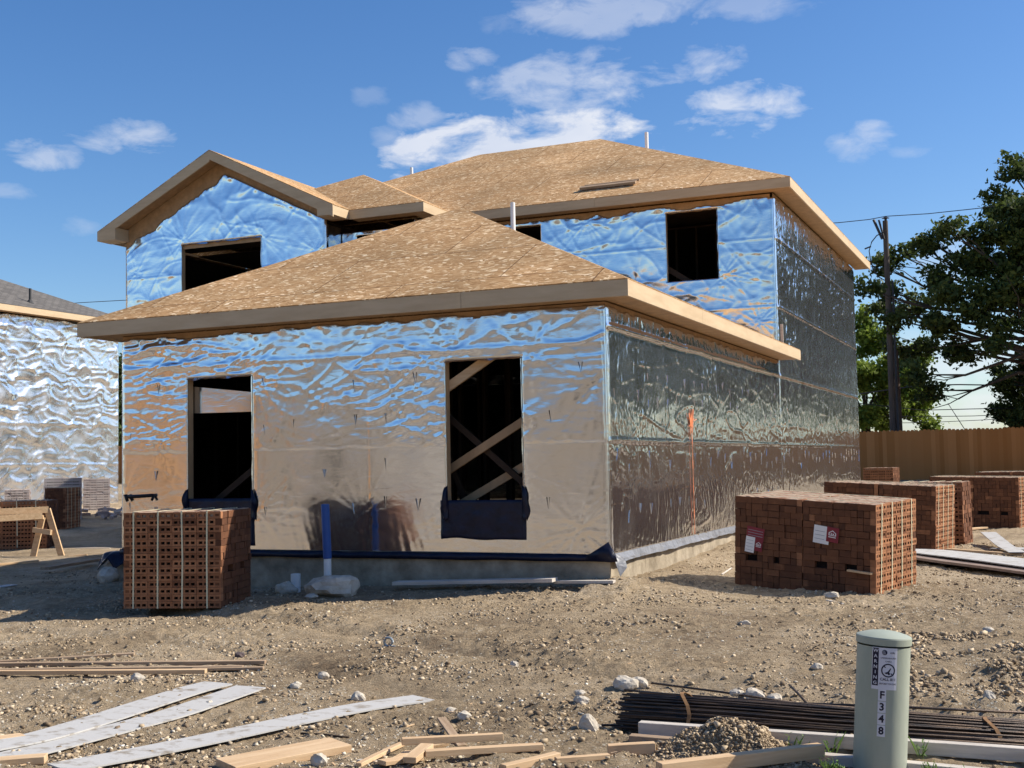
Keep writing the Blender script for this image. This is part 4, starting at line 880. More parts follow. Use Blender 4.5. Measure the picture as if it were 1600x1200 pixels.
def brick_stack(a, b2, cored, seed, label, loc, th, tx=0, ty=0, m=BRICK, rows=14, straps=True, name='brick_stack', group='strapped brick stacks', cols=4):
    """origin: bottom of the corner nearest the camera; a runs to the left (-x), b2 to the back (+y)"""
    rg = np.random.default_rng(seed); bh = .0692; H = rows*bh; b_ = MB()
    Mf = np.array([[1, 0, 0], [0, 0, -1], [0, 1, 0]], float)      # s->x, t->z, n->-y  front face
    Mr = np.array([[0, 0, 1], [1, 0, 0], [0, 1, 0]], float)       # s->y, t->z, n->+x  right face
    Ml = np.array([[0, 0, -1], [1, 0, 0], [0, 1, 0]], float); Mb = np.array([[1, 0, 0], [0, 0, 1], [0, 1, 0]], float)
    O = np.array
    fl = [(a*.16, a*.32, 4), (a*.58, a*.72, 4)]
    if cored == 'front':
        cored_face(b_, Mf, O([-a, 0, 0.]), cols, rows, a/cols, bh, .06, rg); plain_face(b_, Mr, O([0, 0, 0.]), b2, rows, bh, rg, [(b2*.25, b2*.4, 5), (b2*.62, b2*.78, 5)])
        plain_face(b_, Ml, O([-a, 0, 0.]), b2, rows, bh, rg); plain_face(b_, Mb, O([-a, b2, 0.]), a, rows, bh, rg)
    else:
        cored_face(b_, Mr, O([0, 0, 0.]), cols, rows, b2/cols, bh, .06, rg); plain_face(b_, Mf, O([-a, 0, 0.]), a, rows, bh, rg, fl)
        plain_face(b_, Ml, O([-a, 0, 0.]), b2, rows, bh, rg); plain_face(b_, Mb, O([-a, b2, 0.]), a, rows, bh, rg)
    b_.box((-a/2, b2/2, H/2-.02), (a-.10, b2-.10, H-.05), mi=1)
    # top layer, long strips of brick backs
    n = 14; 
    for i in range(n):
        for j in range(4):
            x0, x1 = -a+.012+(a-.024)*i/n, -a+.012+(a-.024)*(i+1)/n; y0, y1 = .012+(b2-.024)*j/4, .012+(b2-.024)*(j+1)/4
            b_.box(((x0+x1)/2, (y0+y1)/2, H-.03+rg.uniform(-.004, .006)), (x1-x0-.003, y1-y0-.004, .06), mi=2)
    e = empty(name, loc, label, 'brick stack', group)
    o = b_.build('bricks', [m, BLACK, DUSTY if m is BRICK else BRICKP], e, tint=True)
    if straps:
        for k in range(4):
            s_ = MB(); w = .016; t = .003
            wob = [rg.uniform(-.012, .012) for _ in range(5)]
            if cored == 'front':
                x = -a+a*(k+.42)/4; P_ = [(x+wob[0], -.008, -.0), (x+wob[1], -.011, H*.5), (x+wob[2], -.008, H+.012), (x+wob[3], b2/2, H+.014), (x+wob[4], b2+.008, H+.012), (x, b2+.008, .0)]; ax = O([1., 0, 0])
            else:
                y = b2*(k+.5)/4; P_ = [(.008, y+wob[0], .0), (.011, y+wob[1], H*.5), (.008, y+wob[2], H+.012), (-a/2, y+wob[3], H+.014), (-a-.008, y+wob[4], H+.012), (-a-.008, y, .0)]; ax = O([0, 1., 0])
            vs = []
            for p_ in P_: vs += [O(p_)-ax*w/2, O(p_)+ax*w/2]
            s_.add(vs, [(2*i, 2*i+1, 2*i+3, 2*i+2) for i in range(len(P_)-1)])
            so_o = s_.build('strap', STRAP, e); q = so_o.modifiers.new('t', 'SOLIDIFY'); q.thickness = t
    # tilt: x axis rises by tx per metre leftwards, y axis by ty
    e.rotation_euler = (math.atan(ty), math.atan(tx), th)
    return e
G1 = 'strapped brick stacks on the lot'
def rows_(n): return n
s1 = brick_stack(1.03, .90, 'front', 1, 'brick stack standing in the house shade in front of the left opening', (-3.44, -2.06, -.40), .292, group=G1)
s2 = brick_stack(.80, 1.0, 'right', 2, 'front right brick stack with the wider white and maroon tag', (2.604, .542, -.462), -.30, .057, .030, group=G1)
l_ = np.array([-math.cos(-.30), -math.sin(-.30)])
s3 = brick_stack(.80, 1.0, 'right', 3, 'front brick stack nearest the side wall with a tall maroon and white tag', (2.604+l_[0]*.812, .542+l_[1]*.812, -.462+.047), -.30, .057, .030, group=G1)
l2 = np.array([-math.cos(-.191), -math.sin(-.191)])
brick_stack(.81, 1.0, 'right', 4, 'sunlit ended brick stack in the second row on the right', (2.737, 6.08, -.42), -.191, .05, group=G1)
brick_stack(.81, 1.0, 'right', 5, 'second row brick stack mostly hidden behind the tagged ones', (2.737+l2[0]*.822, 6.08+l2[1]*.822, -.38), -.191, .05, group=G1)
p = GP(1507, 853); brick_stack(.98, .8, 'front', 6, 'shaded brick stack peeking out just behind the second row', (p[0], p[1], p[2]-.01), -.10, group=G1)
def at_depth(px, d, z):
    rr = ray(px, 600); k = d; q = CAM+FW*d+RT*(px-800)/FPX*d; return (q[0], q[1], z)
x, y, z = at_depth(1583, 22.5, -.42); l3 = np.array([-math.cos(-.2), -math.sin(-.2)])
brick_stack(.80, 1.0, 'right', 7, 'right brick stack of the third row in front of the fence', (x, y, z), -.2, .02, group=G1)
brick_stack(.80, 1.0, 'right', 8, 'left brick stack of the third row with its pale corner', (x+l3[0]*.81, y+l3[1]*.81, z+.015), -.2, .02, group=G1)
x, y, z = at_depth(1594, 27.2, -.39)
brick_stack(.80, 1.0, 'right', 9, 'rearmost brick stack at the right edge of the picture', (x+.55, y-.1, z), -.2, 0, group=G1)
brick_stack(.80, 1.0, 'right', 10, 'rear brick stack peeking over the third row', (x+.55+l3[0]*.81, y-.1+l3[1]*.81, z), -.2, 0, group=G1)
x, y, z = at_depth(1390, 33, -.30); brick_stack(.80, .8, 'front', 11, 'small dark brick stack at the far end of the side wall', (x, y, z), -.1, 0, group=G1, straps=False)
# left yard
x, y, z = at_depth(74, 22.4, -.42); brick_stack(1.3, .9, 'front', 12, 'dark shaded brick stack behind the sawhorse', (x, y, z), .55, rows=13, group=G1, cols=5)
x, y, z = at_depth(103, 28, -.34); brick_stack(.47, .98, 'right', 13, 'narrow sunlit brick stack between sawhorse and foil wall', (x, y, z), .42, m=BRICK, group=G1)
x, y, z = at_depth(128, 31.5, -.27); brick_stack(.9, .8, 'front', 14, 'pale brick stack directly behind the narrow brick stack', (x, y, z), .75, m=BRICKP, rows=16, straps=False, group='pale brick stacks by the neighbouring house')
x, y, z = at_depth(172, 35.5, -.2); brick_stack(.72, .8, 'front', 15, 'pale brick stack with broken bricks at its foot', (x, y, z), .75, m=BRICKP, rows=14, straps=False, group='pale brick stacks by the neighbouring house')
x, y, z = at_depth(47, 33, -.22); brick_stack(.62, .8, 'front', 16, 'pale brick stack behind the dark stack at the left edge', (x, y, z), .75, m=BRICKP, rows=11, straps=False, group='pale brick stacks by the neighbouring house')

# paper tags on the two front stacks
WHT = mat('tag_paper', (.78, .77, .74), .6); MAR = mat('tag_maroon', (.22, .025, .035), .6); INK = mat('tag_ink', (.25, .25, .28), .7)
def tagcard(parent, x, z, ang, kind, label):
    b_ = MB(); ca, sa = math.cos(ang), math.sin(ang)
    def q(u, v, n): return (x+u*ca-v*sa, -.012-n-.012*u*u*8, z+u*sa+v*ca)
    def rect(u0, v0, u1, v1, n, mi):
        b_.add([q(u0, v0, n), q(u1, v0, n), q(u1, v1, n), q(u0, v1, n)], [(0, 1, 2, 3)], mi)
    def house_mark(u, v, s, n):
        b_.add([q(u-s, v-s*.55, n), q(u+s, v-s*.55, n), q(u+s, v+s*.15, n), q(u, v+s*.8, n), q(u-s, v+s*.15, n)], [(0, 1, 2, 3, 4)], 0)
        b_.add([q(u-s*.75, v-s*.38, n+.001), q(u+s*.75, v-s*.38, n+.001), q(u+s*.75, v+s*.1, n+.001), q(u, v+s*.58, n+.001), q(u-s*.75, v+s*.1, n+.001)], [(0, 1, 2, 3, 4)], 1)
        rect(u-s*.4, v-s*.3, u-s*.1, v+s*.05, n+.002, 0); rect(u+s*.1, v-s*.3, u+s*.4, v+s*.05, n+.002, 0)
        rect(u-s, v-s*1.0, u+s, v-s*.8, n, 0)
    if kind == 'tall':
        rect(-.105, -.02, .105, .125, 0, 1)
        for k in range(3): rect(-.09, .03+k*.028, .09, .036+k*.028, .002, 2)
        rect(-.105, -.155, .005, .015, .003, 0); rect(.008, -.125, .10, -.005, .003, 1); house_mark(.054, -.05, .03, .006)
        for k in range(4): rect(-.095, -.13+k*.035, -.01, -.127+k*.035, .006, 2)
    else:
        rect(-.145, -.09, .03, .095, 0, 0); rect(.0, -.055, .135, .10, .003, 1); house_mark(.066, .035, .042, .006)
        for k in range(3): rect(-.13, -.045+k*.04, -.02, -.041+k*.04, .003, 2)
    o = b_.build('paper_tag', [WHT, MAR, INK], parent); o['label'] = label
tagcard(s3, -.55, .52, -.12, 'tall', 'tall maroon and white paper tag with a house mark')
tagcard(s2, -.53, .62, -.10, 'wide', 'white paper tag with a maroon house mark at its right')
b = MB(); b.box((-.16, -.02, .285), (.26, .05, .018), np.array(Matrix.Rotation(.04, 3, 'Y'))); tag(b.build('wood_shim', LUMB, s2), 'pale wood strip sticking out of the stack')
# loose bricks and rubble
def loose(name, px, py, n, spread, m, label, s=.5):
    p = GP(px, py); b_ = MB()
    for k in range(n):
        q = p+np.array([random.uniform(-1, 1)*spread, random.uniform(-1, 1)*spread*.8, .03+random.random()*.22*(n > 8)]); 
        Mx = np.array(Matrix.Rotation(random.uniform(0, 3), 3, 'Z') @ Matrix.Rotation(random.uniform(-.5, .5), 3, 'X') @ Matrix.Rotation(random.uniform(-.4, .4), 3, 'Y'))
        b_.box(q, (.24*random.uniform(.5, 1), .09, .07), Mx, tint=random.random())
    return tag(recenter(b_.build(name, m, tint=True)), label, 'bricks')
o = loose('brick_rubble', 165, 808, 40, 1.1, BRICKP, 'heap of pale broken bricks below the foil wall'); o['kind'] = 'stuff'
b = MB()
p = GP(1592, 818)
for k in range(3): b.box(p+np.array([-.1+.26*k, .02*k, .04]), (.245, .09, .07), tint=.6)
tag(recenter(b.build('loose_bricks', BRICK, tint=True)), 'short row of loose orange bricks on the ground at the right edge', 'bricks')

# ------------------------------------------------------------------ lumber and boards on the ground
def board(pa, pb, w, t, m, label, name='lumber_board', group=None, za=0, zb=0, cat='board', roll=0.0):
    A_ = GP(*pa); B_ = GP(*pb); A_[2] = float(gz(A_[0], A_[1]))+za+t/2; B_[2] = float(gz(B_[0], B_[1]))+zb+t/2
    d = B_-A_; ln = np.linalg.norm(d); ex = d/ln; ey = np.cross([0, 0, 1], ex); ey /= np.linalg.norm(ey); ez = np.cross(ex, ey)
    ey2 = math.cos(roll)*ey+math.sin(roll)*ez; ez2 = -math.sin(roll)*ey+math.cos(roll)*ez
    b_ = MB(); n = 5; vs = []
    bow = random.uniform(-.006, .006)
    for i in range(n+1):
        x = -ln/2+ln*i/n; k = bow*(1-(2*i/n-1)**2)
        for (yy, zz) in ((-w/2, -t/2), (w/2, -t/2), (w/2, t/2), (-w/2, t/2)): vs.append((x, yy+k, zz))
    fs = [(4*i+j, 4*i+(j+1) % 4, 4*i+4+(j+1) % 4, 4*i+4+j) for i in range(n) for j in range(4)]+[(0, 3, 2, 1), (4*n, 4*n+1, 4*n+2, 4*n+3)]
    b_.add(vs, fs); o = b_.build(name, m)
    o.matrix_world = Matrix(((ex[0], ey2[0], ez2[0], (A_[0]+B_[0])/2), (ex[1], ey2[1], ez2[1], (A_[1]+B_[1])/2), (ex[2], ey2[2], ez2[2], (A_[2]+B_[2])/2), (0, 0, 0, 1)))
    bv = o.modifiers.new('b', 'BEVEL'); bv.width = .002; bv.segments = 1
    return tag(o, label, cat, group)
def curved(pts, w, t, m, label, name='siding_plank', group=None, lifts=None, cat='plank', zs=0.0, taper=None):
    P_ = [GP(*q) for q in pts]; P_ = np.array(P_); P_[:, 2] = [gh(q[0], q[1]) for q in P_]
    P_[:, 2] = np.convolve(np.r_[P_[0, 2], P_[:, 2], P_[-1, 2]], [.25, .5, .25], 'valid')+.018+zs
    if lifts: P_[:, 2] += np.array(lifts)
    k = len(P_); tt = np.linspace(0, k-1, 40); Q = np.stack([np.interp(tt, range(k), P_[:, c]) for c in range(3)], 1)
    for _ in range(6): Q[1:-1] = (Q[:-2]+2*Q[1:-1]+Q[2:])/4
    b_ = MB(); vs = []
    for i in range(40):
        d = Q[min(i+1, 39)]-Q[max(i-1, 0)]; d /= np.linalg.norm(d); s_ = np.cross([0, 0, 1], d); s_ /= np.linalg.norm(s_); u = np.cross(d, s_)
        for (a_, c_) in ((-w/2, 0), (w/2, 0), (w/2, t), (-w/2, t)): vs.append(Q[i]+s_*a_+u*c_)
    fs = [(4*i+j, 4*i+(j+1) % 4, 4*i+4+(j+1) % 4, 4*i+4+j) for i in range(39) for j in range(4)]+[(0, 3, 2, 1), (156, 157, 158, 159)]
    b_.add(vs, fs); o = b_.build(name, m); return tag(recenter(o), label, cat, group)
GS = 'white siding planks on the dirt'
curved([(-40, 1185), (60, 1164), (150, 1136), (240, 1106), (300, 1087), (342, 1077)], .25, .009, SIDE, 'white siding plank, upper of the two lying together at left', group=GS)
curved([(-60, 1212), (60, 1180), (170, 1150), (270, 1124), (340, 1100), (392, 1084)], .24, .009, SIDE, 'white siding plank, lower of the two, with dirt on its end', group=GS, lifts=[.0, .0, .0, .0, .0, .01])
curved([(90, 1212), (200, 1190), (330, 1163), (450, 1138), (560, 1114), (662, 1096)], .235, .009, SIDE, 'long single white siding plank in the foreground', group=GS)
GB = 'thin brown boards in a bundle on the left'
board((-60, 1043), (210, 1029), .05, .022, LUMW, 'short thin brown board farthest back on the left', group=GB)
board((-60, 1048), (415, 1038), .06, .028, LUMW, 'longest thin brown board with a rounded tip', group=GB, za=.02, zb=.02)
board((-60, 1054), (380, 1047), .05, .022, LUMW, 'thin brown board just in front of the longest one', group=GB, za=.01, zb=.01)
board((-60, 1059), (322, 1056), .055, .03, LUMB, 'paler thin board nearest the camera in the left bundle', group=GB, za=.015, zb=.015)
board((300, 1050), (412, 1048), .045, .02, LUMW, 'short brown offcut under the tips of the thin boards', group=GB)
GL_ = 'scrap lumber in the foreground'
board((-40, 1172), (36, 1160), .10, .035, LUMB, 'orange lumber offcut at the left edge above the white planks', group=GL_)
board((-30, 1204), (72, 1198), .09, .038, LUMB, 'lumber offcut at the bottom left corner under the white planks', group=GL_)
board((352, 1204), (532, 1172), .24, .04, LUMB, 'wide knotty orange board at the bottom of the picture', group=GL_)
board((628, 1182), (786, 1172), .04, .035, LUMB, 'lumber piece ending in a square cut, on top of the scrap heap', group=GL_, za=.055, zb=.03)
board((664, 1194), (848, 1180), .05, .032, LUMB, 'long lumber piece in front in the scrap heap', group=GL_, za=.03, zb=.0)
board((560, 1204), (628, 1170), .035, .02, LUMB, 'slim stick leaning out of the scrap heap to the left', group=GL_)
board((596, 1202), (656, 1188), .07, .022, LUMB, 'short flat block at the left foot of the scrap heap', group=GL_, za=.02)
board((612, 1196), (640, 1178), .05, .018, LUMB, 'small flat wedge under the scrap heap', group=GL_, za=.01)
board((640, 1203), (668, 1184), .07, .03, LUMB, 'short block in the middle of the scrap heap', group=GL_, za=.02, zb=.04)
board((655, 1173), (698, 1169), .07, .02, LUMB, 'small block behind the scrap heap', group=GL_)
board((690, 1148), (722, 1172), .05, .014, LUMW, 'small grey splinter board tilted behind the scrap heap', group=GL_, za=.06, zb=0)
board((786, 1208), (872, 1190), .05, .035, LUMB, 'lumber piece right of the scrap heap at the bottom edge', group=GL_)
board((868, 1197), (952, 1189), .035, .026, LUMB, 'low lumber piece continuing towards the stacked timbers', group=GL_)
board((950, 1184), (1024, 1182), .05, .055, LUMB, 'short thick timber end in front of the rebar bundle', group=GL_)
board((985, 1163), (1160, 1176), .06, .045, LUMW, 'brown timber between the rebar bundle and the dirt mound', group=GL_, zb=0)
board((560, 1188), (602, 1196), .03, .012, LUMG, 'thin chip of wood at the lower left of the scrap heap', group=GL_)
board((1000, 1150), (1660, 1200), .06, .065, LUMG, 'long pale grey timber along the front of the rebar bundle', group=GL_, za=.02, zb=.02)
board((1180, 1176), (1660, 1222), .06, .05, LUMG, 'second pale grey timber below the long one', group=GL_)
board((1030, 1226), (1284, 1190), .06, .065, LUMB, 'brown timber at the bottom edge in front of the dirt mound', group=GL_, za=.03, zb=.05)
def board3(A_, B_, w, t, m, label, group=None):
    b_ = MB(); b_.bar(A_, B_, w, t); o = b_.build('lumber_board', m); bv = o.modifiers.new('b', 'BEVEL'); bv.width = .002; bv.segments = 1
    return tag(recenter(o), label, 'board', group)
board3(on(618, 911, 1, -.34), on(867, 906, 1, -.30), .17, .038, LUMG, 'flat weathered plank lying along the foundation', GL_)
board3(on(868, 909, 1, -.22), on(960, 909, 1, -.20), .09, .03, LUMG, 'shorter plank next to the foundation corner', GL_)
board((70, 898), (152, 884), .14, .04, LUMW, 'dark plank lying in the shade left of the front stack', group=GL_, za=.06, zb=.06)
board((1505, 830), (1540, 827), .12, .03, LUMB, 'small plank in front of the third row of stacks', group=GL_)
board((1480, 863), (1640, 872), .09, .03, LUMB, 'long thin strip of wood behind the stacked white sheets', group=GL_, za=.02)
board((1128, 900), (1143, 890), .02, .012, LUMG, 'tiny pale stick on the dirt between foundation and stacks', group=GL_)
board((1292, 941), (1318, 946), .03, .012, LUMG, 'small pale splinter at the foot of the tagged stack', group=GL_)
board((118, 858), (172, 857), .04, .02, LUMG, 'thin white stick in the shade beside the sawhorse', group=GL_)
b = MB(); p = GP(580, 916); b.bar(p+(0, 0, -.03), p+(.045, .02, .16), .045, .018, up=(0, 1, 0)); tag(recenter(b.build('wood_stake', LUMG)), 'short stake stuck upright in the dirt by the foundation', 'stake')
# stacked white sheets at right
curved([(1400, 872), (1450, 874), (1500, 882), (1560, 890), (1660, 904)], .62, .012, SIDE, 'upper white sheet of the stack on the right', name='siding_sheet', group='white sheets on the right', zs=.085)
curved([(1400, 876), (1450, 878), (1500, 886), (1560, 894), (1660, 908)], .60, .03, mat('sheet_edge', (.25, .18, .14), .8, var=.2), 'brown edged sheet bundle under the white sheet on the right', name='siding_sheet', group='white sheets on the right', zs=.04)
curved([(1545, 852), (1570, 862), (1590, 870)], .22, .01, SIDE, 'bent white scrap rising behind the sheet stack', name='siding_sheet', group='white sheets on the right', lifts=[.16, .05, .02])
curved([(1560, 862), (1590, 864), (1650, 868)], .35, .01, SIDE, 'flat white scrap at the right edge behind the sheet stack', name='siding_sheet', group='white sheets on the right', lifts=[.03, .03, .03])
board((1507, 803), (1517, 796), .05, .006, SIDE, 'small curled white scrap beside the shaded stack', name='white_scrap', zb=.2, za=.25, cat='scrap')
board((-10, 920), (20, 916), .16, .01, SIDE, 'white scrap in the shade at the left edge', name='white_scrap', cat='scrap')

# sawhorse
def wp(px, py, d): return np.array(at_depth(px, d, 0.0)[:2]+(0,)) 
sh_d = 20.3
def sp(px, py, d=sh_d): return CAM+d*ray(px, py)
saw = empty('sawhorse', tuple(sp(90, 868)), 'yellow pine sawhorse with angled legs at the left edge', 'sawhorse')
def sbar(nm, a_, c_, w, t, up, lab=None):
    b_ = MB(); b_.bar(a_, c_, w*1.15, t*1.15, up=up); o = b_.build(nm, LUMB); put(o, saw)
    if lab: o['label'] = lab
n_ = (-FW[0], -FW[1], 0)
sbar('top_rail', sp(-30, 801, 19.90), sp(76, 796, 20.30), .038, .09, (0, 0, 1)); sbar('second_rail', sp(-30, 812, 19.80), sp(66, 806, 20.20), .038, .085, (0, 0, 1))
sbar('leg', sp(74, 795), sp(97, 872), .085, .04, n_); sbar('leg', sp(66, 808, 20.50), sp(51, 874, 20.40), .085, .04, n_)
sbar('cross_tie', sp(52, 828, 20.40), sp(80, 832, 20.20), .07, .035, n_); sbar('foot_rail', sp(50, 876, 20.10), sp(136, 868, 20.30), .08, .045, (0, 0, 1)); sbar('block', sp(54, 810, 20.25), sp(68, 808, 20.25), .05, .06, (0, 0, 1))
board((-40, 886), (60, 880), .07, .03, LUMB, 'thin board lying below the sawhorse', group=GL_)
board((-30, 795), (14, 792), .1, .03, LUMW, 'brown plank end resting on the sawhorse rail', group=GL_, za=.0, zb=.0)
o = bpy.data.objects[-1] if False else None
for ob in COL.objects:
    if ob.get('label') == 'brown plank end resting on the sawhorse rail':
        a_, c_ = sp(-30, 797, 19.70), sp(14, 791, 20.00); m_ = (a_+c_)/2; ob.location = Vector(m_); ob.scale = (.12, 1, 1)

# ------------------------------------------------------------------ pipes, rocks, small things by the house
b = MB(); p = GP(512, 922); p[1] = -.55; q = on(512, 900, 1, -.55); top_ = on(508, 788, 1, -.55)
pg = empty('standing_pipe', (q[0], -.55, -.5), 'upright plastic pipe with a blue upper part in front of the wall', 'pipe')
b.tube([(q[0], -.55, -.6), (q[0], -.55, -.02)], .042, 18); put(b.build('white_section', PVC, smooth=False), pg)
b = MB(); b.tube([(q[0]+.0, -.55, -.02), (top_[0], -.55, top_[2])], .047, 18); b.tube([(top_[0], -.55, top_[2]-.02), (top_[0], -.55, top_[2]+.003)], .036, 18); put(b.build('blue_section', BLUE), pg)
b = MB(); q = on(462, 905, 1, -.5); b.tube([(q[0], -.5, -.6), (q[0], -.5, q[2]+.06)], .055, 18); b.tube([(q[0], -.5, q[2]), (q[0], -.5, q[2]+.062)], .045, 16); tag(recenter(b.build('pipe_stub', PVC)), 'short white pipe stub beside the rock', 'pipe')

def rockmesh(sx, sy_, sz, seed, sub=3, rough=.25):
    import bmesh
    bm = bmesh.new(); bmesh.ops.create_icosphere(bm, subdivisions=sub, radius=1)
    rg = np.random.default_rng(seed); dirs = rg.normal(0, 1, (14, 3)); dirs /= np.linalg.norm(dirs, axis=1)[:, None]; off = rg.uniform(.62, .95, 14)
    for v in bm.verts:
        c = np.array(v.co)
        for d, o_ in zip(dirs, off):
            k = c @ d
            if k > o_: c = c-d*(k-o_)*.92
        c = c*(1+rough*.55*float(pn(c[0]*2+seed, c[1]*2+c[2], seed))+rough*.35*float(pn(c[0]*5, c[1]*5+c[2]*4, seed+1)))
        v.co = Vector((c[0]*sx, c[1]*sy_, c[2]*sz))
    me = bpy.data.meshes.new('rock'); bm.to_mesh(me); bm.free(); me.materials.append(ROCK); return me
def rock(px, py, s, seed, label, sink=.35, rot=0, Yp=None, m=None):
    me = rockmesh(*s, seed)
    if m: me.materials[0] = m
    o = bpy.data.objects.new('rock', me); COL.objects.link(o)
    p = GP(px, py); o.location = (p[0], p[1]+s[1]*.6, gh(p[0], p[1])+s[2]*(1-sink)*.7); o.rotation_euler = (0, 0, rot); return tag(o, label, 'rock', 'loose rocks on the dirt')
rock(508, 934, (.36, .22, .17), 3, 'large tan boulder in front of the standing pipe', rot=.3)
rock(442, 928, (.14, .12, .10), 4, 'smaller grey rock left of the white pipe stub')
rock(484, 936, (.08, .06, .04), 14, 'flat stone at the foot of the boulder')
rock(160, 912, (.15, .18, .14), 5, 'grey rock in the shade beside the left stack')
rock(176, 905, (.22, .2, .26), 55, 'rough concrete lump under dark sheeting by the house corner')
rock(975, 1082, (.085, .07, .065), 6, 'pale rounded rock at the tip of a thin rebar'); rock(994, 1080, (.07, .05, .05), 7, 'pale rock right beside the rounded rock')
rock(1175, 1094, (.075, .06, .06), 8, 'pale angular rock behind the rebar bundle'); rock(1208, 1096, (.05, .04, .045), 9, 'small pale rock right of the angular rock'); rock(1150, 1092, (.05, .04, .035), 29, 'brown rock left of the angular rock')
rock(907, 1103, (.055, .04, .035), 10, 'cream stone left of the rebar bundle'); rock(905, 1092, (.04, .03, .025), 11, 'flat cream stone just behind another cream stone')
rock(503, 1060, (.05, .035, .035), 12, 'tan stone right of the thin board tips'); rock(460, 1078, (.05, .04, .03), 13, 'cream stone between board tips and long plank')
rock(556, 1095, (.06, .045, .035), 15, 'cream stone behind the long white plank'); rock(212, 1076, (.055, .045, .045), 16, 'white stone in front of the left board bundle')
rock(494, 1200, (.05, .04, .04), 17, 'white stone resting by the knotty board'); rock(802, 1042, (.04, .03, .03), 18, 'small white stone in the open dirt'); rock(704, 1116, (.04, .03, .03), 19, 'small white stone right of the long plank')
rock(1275, 1050, (.05, .035, .03), 20, 'white stone left of the green pedestal'); rock(1163, 978, (.06, .04, .03), 21, 'white stone in front of the tagged stacks'); rock(1546, 1108, (.04, .035, .04), 22, 'brown stone right of the green pedestal')
rock(325, 1107, (.035, .03, .03), 23, 'white stone above the pair of planks'); rock(723, 1132, (.05, .04, .03), 24, 'square tan stone above the scrap heap'); rock(372, 1024, (.05, .04, .03), 25, 'dark stone in the middle left dirt', m=mat('dark_stone', (.10, .075, .07), .9, var=.2)); rock(1545, 990, (.05, .04, .03), 26, 'white stone at the right edge dirt')
rock(918, 1146, (.06, .045, .06), 27, 'pale grey rock at the left end of the rebar'); rock(1300, 938, (.09, .05, .04), 28, 'grey stone at the foot of the tagged stack')
# dark sheeting on the lump
b = MB(); n = 12; p = GP(176, 905); cx_, cy_2 = p[0], p[1]+.12; zt_ = gh(p[0], p[1])
U, Vv = np.meshgrid(np.linspace(0, 2*math.pi, 30), np.linspace(0, 1, 8)); rr = .05+.21*Vv*(1+.3*pn(U*1.5, Vv*2, 3)); X_ = cx_+rr*np.cos(U); Y_ = cy_2+rr*np.sin(U); Z_ = zt_+.36-.16*Vv**2*(1+.8*pn(U*2, Vv, 9))
o = grid_mesh('dark_sheeting', X_, Y_, Z_, MEMB); so = o.modifiers.new('t', 'SOLIDIFY'); so.thickness = .006; tag(recenter(o), 'crumpled dark blue sheeting draped over the concrete lump', 'sheeting')
# metal ring on the dirt
b = MB(); p = GP(607, 1012); r_ = .035
b.tube([p+np.array([r_*math.cos(t)*.9, r_*math.cos(t)*.3, .045+r_*math.sin(t)]) for t in np.linspace(0, 2*math.pi, 18)], .011, 8, caps=False); b.bar(p+(-.05, 0, .008), p+(.05, .02, .008), .03, .014)
tag(recenter(b.build('pipe_clamp', mat('galvanised', (.32, .36, .38), .4, .6, var=.2))), 'small grey metal ring lying in the open dirt', 'clamp')

# ------------------------------------------------------------------ rebar bundle
A0, A1 = GP(978, 1141), GP(1680, 1172); A0[2] = gh(A0[0], A0[1]); A1[2] = gh(A1[0], A1[1])
dr = A1-A0; dr[2] = 0; dr /= np.linalg.norm(dr); nr = np.array([-dr[1], dr[0], 0]); LB = 2.9
rb = empty('rebar_bundle', tuple(A0), 'bundle of long dark steel rebar rods lying on the dirt', 'rebar')
b = MB(); k = 0
for row in range(11):
    cnt = (17, 17, 17, 16, 15, 14, 12, 10, 8, 6, 4)[row]
    for i in range(cnt):
        off = (i-(cnt-1)/2)*.0175; hz_ = .02+row*.0165+.004; s0 = random.uniform(-.03, .03); l_e = LB
        s0 = random.uniform(-.07, .05); hz_ += random.uniform(-.005, .005); a_ = A0+dr*s0+nr*(off+.12+random.uniform(-.008, .008))+np.array([0, 0, hz_]); spread = 1.0+.55*1
        mid = A0+dr*1.1+nr*(off*1.5+.13+random.uniform(-.025, .025))+np.array([0, 0, hz_*.78+.004+random.uniform(-.004, .004)])
        e_ = A0+dr*LB+nr*(off*2.3+.16+random.uniform(-.02, .02))+np.array([0, 0, hz_*.45+.006])
        b.tube([a_, (a_+mid)/2+np.array([0, 0, .004]), mid, e_], .0062, 5)
put(b.build('rods', STEEL), rb).data.polygons.foreach_set('use_smooth', [True]*len(b.f))
rb.children[0]['kind'] = 'stuff'
for s_ in (.33, 1.92):
    b = MB(); k = 1-.25*(s_ > 1); w = (.16 if s_ < 1 else .2); zt_ = .20*(1 if s_ < 1 else .62)
    pts = [A0+dr*(s_+.03*math.sin(3*t))+nr*(.12+w*math.cos(t))+np.array([0, 0, max(.0, .01+zt_*math.sin(t))]) for t in np.linspace(0, math.pi, 12)]
    vs = []
    for q in pts: vs += [q-dr*.010, q+dr*.010]
    b.add(vs, [(2*i, 2*i+1, 2*i+3, 2*i+2) for i in range(11)]); o = b.build('tie_band', RUST); so = o.modifiers.new('t', 'SOLIDIFY'); so.thickness = .003; put(o, rb)
def rod(pa, pb, r_, label, za=.02, zb=.02, m=STEEL):
    a_, c_ = GP(*pa), GP(*pb); a_[2] = gh(*a_[:2])+za; c_[2] = gh(*c_[:2])+zb; b_ = MB(); b_.tube([a_, (a_+c_)/2+(0, 0, .004), c_], r_, 7); tag(recenter(b_.build('steel_rod', m, smooth=True)), label, 'rod', 'loose steel rods')
rod((976, 1084), (1300, 1118), .009, 'thick loose rod starting at the pale rocks behind the bundle'); rod((1018, 1076), (1240, 1102), .007, 'thin loose rod farthest behind the rebar bundle'); rod((1000, 1094), (1420, 1122), .008, 'loose rod lying against the back of the bundle', za=.03, zb=.05)
